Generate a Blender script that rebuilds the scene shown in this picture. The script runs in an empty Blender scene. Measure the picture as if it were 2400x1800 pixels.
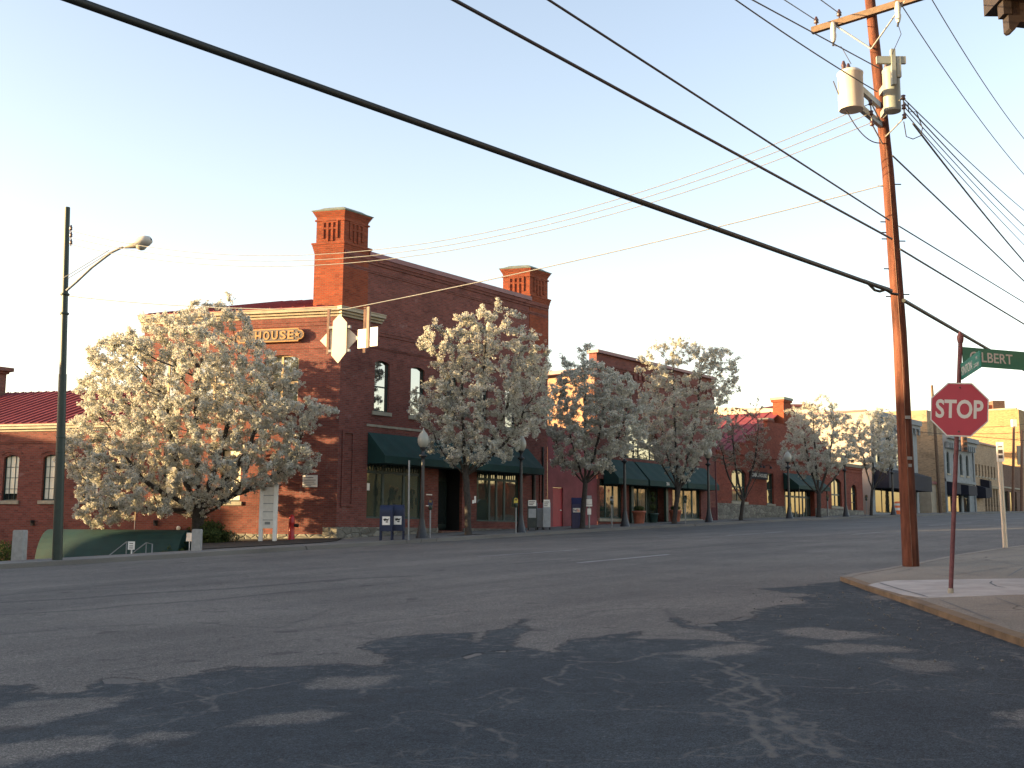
import bpy, math, random
import numpy as np
from mathutils import Vector, Matrix

random.seed(7)
SC = bpy.context.scene
COL = SC.collection

# ------------------------------------------------------------------ survey
# World: eye of the photographer at the origin, +X runs up the avenue, +Y across it, metres.
FPX = 2600.0
PITCH = math.atan(351.0 / FPX)
ROLL = 0.006
GAZ = math.radians(38.5)


def _basis():
    fw = np.array([0, math.cos(PITCH), math.sin(PITCH)])
    r = np.array([1.0, 0, 0])
    u = np.cross(r, fw)
    c, s = math.cos(ROLL), math.sin(ROLL)
    r2 = c * r + s * u
    u2 = -s * r + c * u
    lo, hi = 0.01, 1.5
    for _ in range(60):
        a = (lo + hi) / 2
        d = np.array([math.sin(a), math.cos(a), 0])
        x = 1200 + FPX * d.dot(r2) / d.dot(fw)
        if x < 3270: lo = a
        else: hi = a
    g = -(math.pi / 2 - a)
    M = np.array([[math.cos(g), -math.sin(g), 0], [math.sin(g), math.cos(g), 0], [0, 0, 1]])
    return M @ r2, M @ u2, M @ fw


RX, RU, RF = _basis()
HEAD = np.array([RF[0], RF[1], 0]); HEAD /= np.linalg.norm(HEAD)      # horizontal view axis
LAT = np.array([HEAD[1], -HEAD[0], 0])                                # to the right of it


def ray(px, py):
    return RX * (px - 1200) / FPX - RU * (py - 900) / FPX + RF


def P(px, py, zd):
    return ray(px, py) * zd


def Fy(px, py, y=33.2):
    r = ray(px, py)
    return r * (y / r[1])


_HX = [-400, -80, 45, 62.8, 89.5, 123, 160, 300, 900]
_HZ = [-9.0, -4.65, 0.35, 0.97, 1.74, 2.62, 3.35, 5.0, 6.0]


def zg(x, y):
    return float(np.interp(x, _HX, _HZ)) - 0.004 * min(max(y, -60), 80)


def Gd(px, py, dz=0.0):
    r = ray(px, py)
    t = -1.45 / (r[2] - .04 * r[0] + .004 * r[1])
    if t < 0 or t > 60: t = 30
    for _ in range(40):
        p = r * t
        e = p[2] - (zg(p[0], p[1]) + dz)
        slope = (r[2] - .035 * r[0] + .004 * r[1])
        t = t - e / slope * 0.8
    p = r * t
    return np.array([p[0], p[1], zg(p[0], p[1]) + dz])


def Up(base, px, py):
    """point above base on the upright plane through base that faces the photographer"""
    r = ray(px, py)
    k = HEAD.dot(base) / HEAD.dot(r)
    return r * k


# ------------------------------------------------------------------ materials
def new_mat(name):
    m = bpy.data.materials.new(name)
    m.use_nodes = True
    nt = m.node_tree
    b = nt.nodes['Principled BSDF']
    return m, nt, b


def N(nt, typ, **kw):
    n = nt.nodes.new(typ)
    for k, v in kw.items():
        if k.startswith('i_'):
            n.inputs[k[2:].replace('_', ' ')].default_value = v
        else:
            setattr(n, k, v)
    return n


def L(nt, a, b):
    nt.links.new(a, b)


def ramp(nt, fac, stops):
    r = N(nt, 'ShaderNodeValToRGB')
    el = r.color_ramp.elements
    while len(el) > 1: el.remove(el[0])
    el[0].position = stops[0][0]; el[0].color = (*stops[0][1], 1)
    for p, c in stops[1:]:
        e = el.new(p); e.color = (*c, 1)
    L(nt, fac, r.inputs[0])
    return r.outputs[0]


def noise(nt, vec, scale, detail=4, rough=.55, dist=0):
    n = N(nt, 'ShaderNodeTexNoise')
    n.inputs['Scale'].default_value = scale
    n.inputs['Detail'].default_value = detail
    n.inputs['Roughness'].default_value = rough
    n.inputs['Distortion'].default_value = dist
    L(nt, vec, n.inputs['Vector'])
    return n.outputs['Fac']


def mix(nt, fac, a, b, mode='MIX'):
    m = N(nt, 'ShaderNodeMix', data_type='RGBA', blend_type=mode)
    if isinstance(fac, (int, float)): m.inputs[0].default_value = fac
    else: L(nt, fac, m.inputs[0])
    for s, v in ((m.inputs[6], a), (m.inputs[7], b)):
        if isinstance(v, tuple): s.default_value = (*v, 1)
        else: L(nt, v, s)
    return m.outputs[2]


def bump(nt, h, strength, dist=.02):
    b = N(nt, 'ShaderNodeBump')
    b.inputs['Strength'].default_value = strength
    b.inputs['Distance'].default_value = dist
    L(nt, h, b.inputs['Height'])
    return b.outputs[0]


def simple(name, col, rough=.6, var=.25, scale=6, metal=0.0, spec=.5, bmp=.0, bscale=40, coord='Object', streak=False):
    m, nt, b = new_mat(name)
    tc = N(nt, 'ShaderNodeTexCoord').outputs[coord]
    vec = tc
    if streak:
        mp = N(nt, 'ShaderNodeMapping'); mp.inputs['Scale'].default_value = (1, 1, .12)
        L(nt, tc, mp.inputs['Vector']); vec = mp.outputs[0]
    f = noise(nt, vec, scale)
    dark = tuple(c * (1 - var) for c in col); lite = tuple(min(1, c * (1 + var)) for c in col)
    L(nt, ramp(nt, f, [(.3, dark), (.7, lite)]), b.inputs['Base Color'])
    b.inputs['Roughness'].default_value = rough
    b.inputs['Metallic'].default_value = metal
    b.inputs['Specular IOR Level'].default_value = spec
    if bmp:
        L(nt, bump(nt, noise(nt, tc, bscale, 5), bmp), b.inputs['Normal'])
    return m


def brick(name, c1, c2, mortar, var=.35, bw=.21, bh=.075, ms=.011, patch=None):
    m, nt, b = new_mat(name)
    uv = N(nt, 'ShaderNodeTexCoord').outputs['UV']
    t = N(nt, 'ShaderNodeTexBrick')
    t.inputs['Color1'].default_value = (*c1, 1); t.inputs['Color2'].default_value = (*c2, 1)
    t.inputs['Mortar'].default_value = (*mortar, 1)
    t.inputs['Scale'].default_value = 1.0
    t.inputs['Mortar Size'].default_value = ms
    t.inputs['Mortar Smooth'].default_value = .3
    t.inputs['Bias'].default_value = -.1
    t.inputs['Brick Width'].default_value = bw; t.inputs['Row Height'].default_value = bh
    L(nt, uv, t.inputs['Vector'])
    big = noise(nt, uv, .55, 5, .6)
    c = mix(nt, .75, t.outputs['Color'], ramp(nt, big, [(.3, (1 - var,) * 3), (.5, (1, 1, 1)), (.72, (1 + .3 * var,) * 3)]), 'MULTIPLY')
    # single odd bricks
    mp = N(nt, 'ShaderNodeMapping'); mp.inputs['Scale'].default_value = (1 / bw, 1 / bh, 1)
    L(nt, uv, mp.inputs['Vector'])
    wn = N(nt, 'ShaderNodeTexWhiteNoise', noise_dimensions='2D')
    fl = N(nt, 'ShaderNodeVectorMath', operation='FLOOR'); L(nt, mp.outputs[0], fl.inputs[0]); L(nt, fl.outputs[0], wn.inputs[0])
    c = mix(nt, .55, c, ramp(nt, wn.outputs['Value'], [(0, (.55, .55, .6)), (.3, (.95, .95, .95)), (.8, (1.05, 1.05, 1.05)), (1, (1.35, 1.3, 1.25))]), 'MULTIPLY')
    if patch:   # efflorescence / old paint in blots
        pn = noise(nt, uv, 1.3, 6, .65)
        pf = ramp(nt, pn, [(.62, (0, 0, 0)), (.74, (.6, .6, .6))])
        c = mix(nt, pf, c, patch)
    L(nt, c, b.inputs['Base Color'])
    b.inputs['Roughness'].default_value = .88
    b.inputs['Specular IOR Level'].default_value = .2
    inv = N(nt, 'ShaderNodeMath', operation='SUBTRACT'); inv.inputs[0].default_value = 1
    L(nt, t.outputs['Fac'], inv.inputs[1])
    L(nt, bump(nt, inv.outputs[0], .6, .012), b.inputs['Normal'])
    return m


def rubble(name, c_dark, c_lite, scale=2.6):
    m, nt, b = new_mat(name)
    uv = N(nt, 'ShaderNodeTexCoord').outputs['UV']
    mp = N(nt, 'ShaderNodeMapping'); mp.inputs['Scale'].default_value = (1, 1.7, 1)
    L(nt, uv, mp.inputs['Vector'])
    v = N(nt, 'ShaderNodeTexVoronoi'); v.inputs['Scale'].default_value = scale
    v2 = N(nt, 'ShaderNodeTexVoronoi', feature='DISTANCE_TO_EDGE'); v2.inputs['Scale'].default_value = scale
    L(nt, mp.outputs[0], v.inputs['Vector']); L(nt, mp.outputs[0], v2.inputs['Vector'])
    sx = N(nt, 'ShaderNodeSeparateColor'); L(nt, v.outputs['Color'], sx.inputs[0])
    c = ramp(nt, sx.outputs[0], [(0, c_dark), (1, c_lite)])
    c = mix(nt, ramp(nt, v2.outputs['Distance'], [(.02, (1, 1, 1)), (.06, (0, 0, 0))]), c, tuple(x * .55 for x in c_lite))
    n = noise(nt, uv, 9, 5)
    c = mix(nt, .6, c, ramp(nt, n, [(.3, (.6, .6, .6)), (.7, (1.2, 1.2, 1.2))]), 'MULTIPLY')
    L(nt, c, b.inputs['Base Color'])
    b.inputs['Roughness'].default_value = .9
    L(nt, bump(nt, ramp(nt, v2.outputs['Distance'], [(0, (0, 0, 0)), (.12, (1, 1, 1))]), .8, .04), b.inputs['Normal'])
    return m


def glass(name, tint=(.02, .03, .03), ior=2.3, wav=.03):
    m, nt, b = new_mat(name)
    tc = N(nt, 'ShaderNodeTexCoord').outputs['Object']
    f = noise(nt, tc, .7, 2)
    L(nt, ramp(nt, f, [(.35, tuple(c * .6 for c in tint)), (.65, tint)]), b.inputs['Base Color'])
    b.inputs['Roughness'].default_value = .03
    b.inputs['IOR'].default_value = ior
    L(nt, bump(nt, noise(nt, tc, 1.1, 2), wav, .15), b.inputs['Normal'])
    return m


def asphalt(name, c0, c1, spot, stain=.35, crack=True):
    m, nt, b = new_mat(name)
    tc = N(nt, 'ShaderNodeTexCoord').outputs['Object']
    f = noise(nt, tc, .35, 6, .6)
    c = ramp(nt, f, [(.3, c0), (.7, c1)])
    mp = N(nt, 'ShaderNodeMapping'); mp.inputs['Scale'].default_value = (.05, .9, 1); mp.inputs['Rotation'].default_value = (0, 0, .0)
    L(nt, tc, mp.inputs['Vector'])
    s = noise(nt, mp.outputs[0], 1.1, 5, .6)
    c = mix(nt, stain, c, ramp(nt, s, [(.32, (.6, .6, .62)), (.5, (1, 1, 1)), (.7, (1.28, 1.24, 1.2))]), 'MULTIPLY')
    g = noise(nt, tc, 55, 3, .7)
    c = mix(nt, .8, c, ramp(nt, g, [(.3, (.55, .55, .55)), (.52, (1, 1, 1)), (.7, (1.7, 1.65, 1.6))]), 'MULTIPLY')
    w = N(nt, 'ShaderNodeTexVoronoi'); w.inputs['Scale'].default_value = 28; L(nt, tc, w.inputs['Vector'])
    c = mix(nt, ramp(nt, w.outputs['Distance'], [(.05, (.6, .6, .6)), (.16, (0, 0, 0))]), c, spot)
    if crack:
        wv = N(nt, 'ShaderNodeTexNoise'); wv.inputs['Scale'].default_value = 1.2; L(nt, tc, wv.inputs['Vector'])
        av = N(nt, 'ShaderNodeVectorMath', operation='ADD'); L(nt, tc, av.inputs[0]); L(nt, wv.outputs['Color'], av.inputs[1])
        v = N(nt, 'ShaderNodeTexVoronoi', feature='DISTANCE_TO_EDGE'); v.inputs['Scale'].default_value = .42
        L(nt, av.outputs[0], v.inputs['Vector'])
        msk = noise(nt, tc, .23, 3)
        cf = ramp(nt, v.outputs['Distance'], [(.004, (1, 1, 1)), (.012, (0, 0, 0))])
        cf = mix(nt, 1.0, cf, ramp(nt, msk, [(.48, (0, 0, 0)), (.6, (.8, .8, .8))]), 'MULTIPLY')
        c = mix(nt, cf, c, tuple(x * .45 for x in c0))
    L(nt, c, b.inputs['Base Color'])
    b.inputs['Roughness'].default_value = .85
    b.inputs['Specular IOR Level'].default_value = .25
    L(nt, bump(nt, g, .35, .01), b.inputs['Normal'])
    return m


def blossom(name, stops, trans=.38):
    m, nt, b = new_mat(name)
    gi = N(nt, 'ShaderNodeNewGeometry').outputs['Random Per Island']
    L(nt, ramp(nt, gi, stops), b.inputs['Base Color'])
    b.inputs['Roughness'].default_value = .75
    b.inputs['Specular IOR Level'].default_value = .15
    tr = N(nt, 'ShaderNodeBsdfTranslucent'); L(nt, ramp(nt, gi, stops), tr.inputs[0])
    mx = N(nt, 'ShaderNodeMixShader'); mx.inputs[0].default_value = trans
    L(nt, b.outputs[0], mx.inputs[1]); L(nt, tr.outputs[0], mx.inputs[2])
    L(nt, mx.outputs[0], nt.nodes['Material Output'].inputs[0])
    return m



def junction_mat():
    m, nt, b = new_mat('layered_asphalt')
    tc = N(nt, 'ShaderNodeTexCoord').outputs['Object']

    def at(nm): a = N(nt, 'ShaderNodeAttribute', attribute_name=nm); return a.outputs['Fac']

    def mth(op, a, c=None, d=None):
        n = N(nt, 'ShaderNodeMath', operation=op)
        for k, v in enumerate((a, c, d)):
            if v is None: continue
            if isinstance(v, (int, float)): n.inputs[k].default_value = v
            else: L(nt, v, n.inputs[k])
        return n.outputs[0]

    def sst(x, lo, hi):
        n = N(nt, 'ShaderNodeMapRange', interpolation_type='SMOOTHSTEP')
        n.inputs['From Min'].default_value = lo; n.inputs['From Max'].default_value = hi
        if lo > hi: n.inputs['From Min'].default_value = hi; n.inputs['From Max'].default_value = lo; n.inputs['To Min'].default_value = 1; n.inputs['To Max'].default_value = 0
        L(nt, x, n.inputs['Value']); return n.outputs[0]
    cen = lambda x, k: mth('MULTIPLY', mth('SUBTRACT', x, .5), k)
    n1 = noise(nt, tc, 1.1, 7, .62); n2 = noise(nt, tc, 6, 6, .65); n3 = noise(nt, tc, 34, 4, .7); n4 = noise(nt, tc, 95, 3, .7); n0 = noise(nt, tc, .35, 4, .6)
    a = mth('ADD', mth('ADD', at('apron'), cen(n1, .75)), cen(n2, .32)); a = mth('ADD', a, cen(n3, .10))
    w = mth('ADD', mth('ADD', at('worn'), cen(n1, .5)), cen(n2, .30)); w = mth('ADD', w, cen(n3, .10))
    ma = sst(a, -.05, .07)
    mw = sst(w, -.10, .10)
    thin = mth('MULTIPLY', sst(a, .9, .05), sst(n2, .50, .66))            # scuffed zone just inside the edge
    blot = mth('MULTIPLY', sst(n1, .60, .74), .55)
    dark = mth('MULTIPLY', ma, mth('SUBTRACT', 1, mth('MAXIMUM', mth('MULTIPLY', mw, .9), mth('MAXIMUM', mth('MULTIPLY', thin, .6), mth('MULTIPLY', blot, .5)))))
    # old surface
    mp = N(nt, 'ShaderNodeMapping'); mp.inputs['Scale'].default_value = (.05, .9, 1); L(nt, tc, mp.inputs['Vector'])
    st = noise(nt, mp.outputs[0], 1.1, 5, .6)
    old = ramp(nt, n0, [(.3, (.084, .081, .077)), (.7, (.130, .124, .114))])
    old = mix(nt, .5, old, ramp(nt, st, [(.32, (.62, .62, .64)), (.5, (1, 1, 1)), (.7, (1.28, 1.25, 1.2))]), 'MULTIPLY')
    old = mix(nt, .5, old, ramp(nt, n2, [(.35, (.8, .8, .8)), (.65, (1.18, 1.17, 1.15))]), 'MULTIPLY')
    new = ramp(nt, n0, [(.3, (.021, .029, .036)), (.7, (.032, .041, .048))])
    new = mix(nt, .8, new, ramp(nt, n1, [(.32, (.72, .74, .78)), (.55, (1, 1, 1)), (.75, (1.55, 1.5, 1.42))]), 'MULTIPLY')
    new = mix(nt, .6, new, ramp(nt, n2, [(.35, (.75, .75, .75)), (.62, (1.25, 1.25, 1.25))]), 'MULTIPLY')
    c = mix(nt, dark, old, new)
    # stone grain
    c = mix(nt, .9, c, ramp(nt, n4, [(.34, (.34, .34, .35)), (.5, (1, 1, 1)), (.64, (2.2, 2.15, 2.05))]), 'MULTIPLY')
    c = mix(nt, .7, c, ramp(nt, n3, [(.36, (.5, .5, .5)), (.52, (1, 1, 1)), (.66, (1.65, 1.62, 1.58))]), 'MULTIPLY')
    v = N(nt, 'ShaderNodeTexVoronoi'); v.inputs['Scale'].default_value = 17; L(nt, tc, v.inputs['Vector'])
    sp = mth('MULTIPLY', sst(v.outputs['Distance'], .14, .07), sst(n1, .44, .62))
    c = mix(nt, mth('MULTIPLY', sp, .55), c, (.16, .155, .14))
    # shadow line painted dark along the broken edge of the newer layer
    edge_shade = mth('MULTIPLY', mth('MULTIPLY', sst(mth('ABSOLUTE', mth('SUBTRACT', a, .02)), .05, .0), sst(n2, .42, .56)), .75)
    c = mix(nt, edge_shade, c, (.012, .014, .016))
    # fine alligator cracking and the long open cracks with sandy fill
    wv = N(nt, 'ShaderNodeTexNoise'); wv.inputs['Scale'].default_value = 1.6; wv.inputs['Detail'].default_value = 4; L(nt, tc, wv.inputs['Vector'])
    av = N(nt, 'ShaderNodeVectorMath', operation='MULTIPLY_ADD'); L(nt, wv.outputs['Color'], av.inputs[0]); av.inputs[1].default_value = (1.1, 1.1, 1.1); L(nt, tc, av.inputs[2])
    ve = N(nt, 'ShaderNodeTexVoronoi', feature='DISTANCE_TO_EDGE'); ve.inputs['Scale'].default_value = .75; L(nt, av.outputs[0], ve.inputs['Vector'])
    net = mth('MULTIPLY', sst(mth('ADD', ve.outputs['Distance'], cen(n3, .02)), .017, .003), sst(n1, .50, .60))
    ck = mth('ADD', mth('ADD', at('crack'), cen(n2, .06)), cen(n3, .06))
    brk = sst(noise(nt, tc, 2.7, 4, .6), .30, .46)
    mc = mth('MULTIPLY', sst(ck, .022, -.018), brk)
    core = mth('MULTIPLY', sst(mth('ADD', ck, cen(n4, .03)), -.012, -.035), .8)
    c = mix(nt, mth('MULTIPLY', net, .55), c, mix(nt, ma, (.03, .03, .03), (.10, .10, .095)))
    c = mix(nt, mth('MULTIPLY', mc, .85), c, (.118, .114, .104))
    c = mix(nt, mth('MULTIPLY', core, sst(n3, .48, .56)), c, (.02, .022, .022))
    sm = mth('ADD', mth('ADD', at('seam'), cen(n2, .22)), cen(n3, .10))
    c = mix(nt, mth('MULTIPLY', mth('MULTIPLY', sst(sm, .08, -.07), sst(n2, .34, .52)), .62), c, (.030, .032, .034))
    # oil drips
    ov = noise(nt, tc, 1.9, 2, .4)
    c = mix(nt, mth('MULTIPLY', sst(ov, .68, .76), .5), c, (.018, .019, .021))
    hm = sst(mth('ADD', mth('ADD', at('hole'), cen(n2, .18)), cen(n3, .08)), -.03, .05)
    c = mix(nt, mth('MULTIPLY', hm, .9), c, (.008, .009, .010))
    L(nt, c, b.inputs['Base Color'])
    b.inputs['Roughness'].default_value = .88; b.inputs['Specular IOR Level'].default_value = .25
    h = mth('ADD', mth('MULTIPLY', dark, .5), mth('ADD', mth('MULTIPLY', n4, .22), mth('MULTIPLY', n3, .25)))
    h = mth('SUBTRACT', h, mth('MULTIPLY', mth('MAXIMUM', core, hm), .8))
    L(nt, bump(nt, h, .55, .022), b.inputs['Normal'])
    return m


M = {}
M['junction'] = junction_mat()
M['brick'] = brick('red_brick', (.200, .062, .050), (.148, .047, .040), (.14, .096, .083), patch=(.25, .185, .175))
M['brick_chim'] = brick('chimney_brick', (.255, .055, .024), (.205, .044, .022), (.175, .085, .055))
M['brick_far'] = brick('orange_brick', (.235, .056, .036), (.19, .046, .032), (.16, .085, .065))
M['brick_tan'] = brick('tan_brick', (.40, .30, .20), (.34, .25, .165), (.33, .27, .2), var=.3)
M['brick_brown'] = brick('brown_brick', (.16, .095, .07), (.13, .08, .06), (.15, .11, .09))
M['paint_red'] = simple('dark_red_stucco', (.19, .055, .06), .85, .3, 1.1, bmp=.15, bscale=30)
M['stone'] = rubble('rubble_stone', (.11, .105, .09), (.26, .25, .21))
M['sill'] = simple('limestone', (.30, .28, .22), .85, .2, 5, bmp=.1)
M['cornice'] = simple('cream_painted_wood', (.30, .255, .18), .6, .22, 3, bmp=.05)
M['cap'] = simple('weathered_copper_cap', (.17, .20, .17), .7, .25, 4)
M['coping'] = simple('maroon_metal_coping', (.17, .06, .065), .5, .2, 2)
M['roof'] = simple('red_standing_seam_metal', (.20, .046, .052), .65, .15, 1.2, spec=.2)
M['awning'] = simple('green_awning_canvas', (.0022, .034, .030), .75, .18, 2.5, bmp=.06, bscale=60)
M['awning_blue'] = simple('navy_awning_canvas', (.004, .006, .018), .8, .2, 3)
M['teal'] = simple('dark_teal_paint', (.012, .038, .036), .45, .2, 4)
M['cream_frame'] = simple('tan_window_paint', (.42, .31, .17), .55, .15, 5)
M['dark'] = simple('near_black_paint', (.012, .013, .015), .5, .2, 4)
M['lamp_iron'] = simple('black_cast_iron', (.02, .022, .025), .45, .3, 8)
M['globe'] = simple('milky_acrylic_globe', (.33, .33, .28), .35, .05, 3)
M['glass'] = glass('reflecting_glass', (.03, .045, .045), 3.6)
M['glass_dark'] = glass('dark_shop_glass', (.015, .022, .022), 1.6)
M['glass_shop'] = glass('shop_glass', (.045, .062, .048), 2.1)
M['blind'] = simple('cream_blind', (.80, .76, .60), .6, .08, 2)
M['door_red'] = simple('red_door_paint', (.30, .025, .035), .5, .1, 2)
M['door_dark'] = simple('dark_green_door', (.008, .02, .018), .5, .2, 2)
M['steel'] = simple('galvanised_steel', (.24, .25, .25), .55, .15, 7, metal=.2)
M['steel_dark'] = simple('painted_dark_steel', (.010, .026, .019), .5, .25, 5)
M['bollard'] = simple('grey_concrete', (.30, .30, .285), .9, .15, 7, bmp=.2)
M['white'] = simple('white_paint', (.78, .76, .70), .6, .08, 6)
M['signback'] = simple('bare_aluminium_back', (.70, .60, .46), .55, .06, 2)
M['red_pipe'] = simple('red_standpipe_paint', (.42, .02, .02), .35, .12, 6)
M['mail_blue'] = simple('postal_blue', (.005, .013, .045), .6, .15, 5)
M['navy'] = simple('navy_dropbox', (.012, .014, .07), .45, .15, 4)
M['terracotta'] = simple('terracotta', (.30, .10, .06), .8, .2, 7)
M['sign_red'] = simple('stop_sheeting_red', (.27, .010, .034), .45, .06, 3)
M['sign_green'] = simple('street_sign_green', (.003, .15, .11), .45, .08, 4)
M['sign_text'] = simple('silver_sheeting', (.43, .45, .44), .5, .05, 5)
M['maroon_post'] = simple('rusty_maroon_post', (.11, .035, .04), .7, .3, 12)
M['gold'] = simple('gilded_wood', (.36, .19, .065), .45, .12, 6)
M['sign_board'] = simple('charcoal_board', (.075, .06, .05), .6, .15, 4)
M['wood_pole'] = simple('creosoted_wood', (.115, .044, .028), .9, .55, 13, spec=.2, bmp=.5, bscale=30, streak=True)
M['wood_arm'] = simple('weathered_timber', (.12, .08, .052), .85, .25, 8)
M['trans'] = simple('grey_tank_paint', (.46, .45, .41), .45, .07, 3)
M['trans_dark'] = simple('shaded_tank_paint', (.24, .27, .24), .5, .1, 3)  # darker copy of the tank grey: shade put into the colour
M['porcelain'] = simple('brown_porcelain', (.06, .03, .03), .3, .2, 9)
M['wire'] = simple('black_wire', (.02, .018, .022), .6, .2, 5)
M['cable'] = simple('black_cable', (.012, .016, .014), .6, .25, 4)
M['wire_grey'] = simple('grey_strand', (.22, .22, .21), .6, .1, 5)
M['bark'] = simple('dark_grey_bark', (.040, .034, .029), .9, .4, 14, bmp=.5, bscale=30)
M['soil'] = simple('dark_mulch', (.022, .018, .014), .95, .4, 8, bmp=.5, bscale=20)
M['ground'] = simple('dry_verge', (.13, .12, .085), .95, .3, .3, bmp=.3, bscale=5)
M['olive'] = simple('olive_render', (.16, .175, .11), .9, .3, .5)
M['hill'] = simple('wooded_hill', (.05, .06, .035), .95, .4, .2)
M['road'] = asphalt('worn_asphalt', (.084, .081, .077), (.130, .124, .114), (.17, .172, .168), .5)
M['tar'] = asphalt('new_dark_asphalt', (.022, .031, .039), (.033, .043, .051), (.07, .078, .085), .25)
M['worn'] = asphalt('bared_old_asphalt', (.085, .088, .088), (.125, .125, .122), (.18, .18, .175), .2, crack=False)
M['crackfill'] = simple('sandy_crack', (.115, .115, .11), .95, .25, 20)
M['tarline'] = simple('tar_seam', (.028, .030, .035), .6, .25, 6)
M['roadpaint'] = simple('worn_white_paint', (.27, .28, .28), .8, .25, 9)
M['walk'] = asphalt('old_concrete_walk', (.155, .138, .112), (.25, .222, .18), (.28, .25, .21), .3)
M['walk_far'] = asphalt('grey_concrete_walk', (.135, .13, .12), (.185, .18, .165), (.22, .21, .19), .2)
M['pad'] = simple('pale_new_concrete', (.34, .33, .31), .9, .2, 2.2, bmp=.1)
M['kerb'] = simple('stained_yellow_kerb', (.15, .10, .055), .9, .35, 3, bmp=.2)
M['kerb_grey'] = simple('grey_kerb', (.19, .165, .135), .9, .2, 3)
M['bloom'] = blossom('pear_blossom', [(0, (.17, .21, .11)), (.06, (.30, .31, .20)), (.13, (.56, .54, .46)), (.6, (.645, .63, .55)), (1, (.73, .72, .66))])
M['bloom_old'] = blossom('sparse_pear_blossom', [(0, (.18, .11, .07)), (.3, (.27, .19, .13)), (.55, (.42, .37, .30)), (1, (.56, .53, .46))])
M['leaf'] = blossom('shrub_leaf', [(0, (.02, .035, .012)), (.5, (.045, .07, .022)), (1, (.09, .11, .035))], .15)
M['leaf_pale'] = blossom('pale_shrub_leaf', [(0, (.06, .07, .03)), (.5, (.16, .14, .08)), (1, (.30, .27, .18))], .15)
M['clap'] = simple('peach_clapboard', (.36, .19, .11), .75, .1, 2)
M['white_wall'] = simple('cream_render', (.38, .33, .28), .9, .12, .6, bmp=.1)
M['white_low'] = simple('grey_render', (.42, .41, .40), .9, .12, .8)
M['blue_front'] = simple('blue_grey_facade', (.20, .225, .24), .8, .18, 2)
M['tan_front'] = simple('tan_facade', (.34, .30, .23), .85, .18, 1.5)
M['tan_wall'] = brick('old_tan_sidewall', (.36, .27, .17), (.31, .23, .145), (.29, .23, .16), var=.55, patch=(.42, .36, .27))
M['orange_wall'] = brick('honey_brick', (.34, .23, .12), (.30, .20, .10), (.27, .20, .12), var=.2)
M['pipe'] = simple('rusty_pipe', (.16, .08, .05), .6, .3, 8)
M['news_grey'] = simple('grey_newsbox', (.30, .32, .34), .5, .12, 6)
M['news_dark'] = simple('black_newsbox', (.02, .03, .03), .5, .2, 6)
M['yellow'] = simple('yellow_plastic', (.55, .44, .06), .5, .1, 6)
M['orange'] = simple('orange_plastic', (.75, .16, .04), .5, .1, 6)
M['wood_dark'] = simple('dark_stained_eave', (.014, .009, .009), .7, .3, 5)


# ------------------------------------------------------------------ mesh building
ORG = {}


def fr(o, ex, ey, ez=(0, 0, 1)):
    return (np.array(o, float), np.array(ex, float), np.array(ey, float), np.array(ez, float))


WORLD = fr((0, 0, 0), (1, 0, 0), (0, 1, 0))


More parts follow.
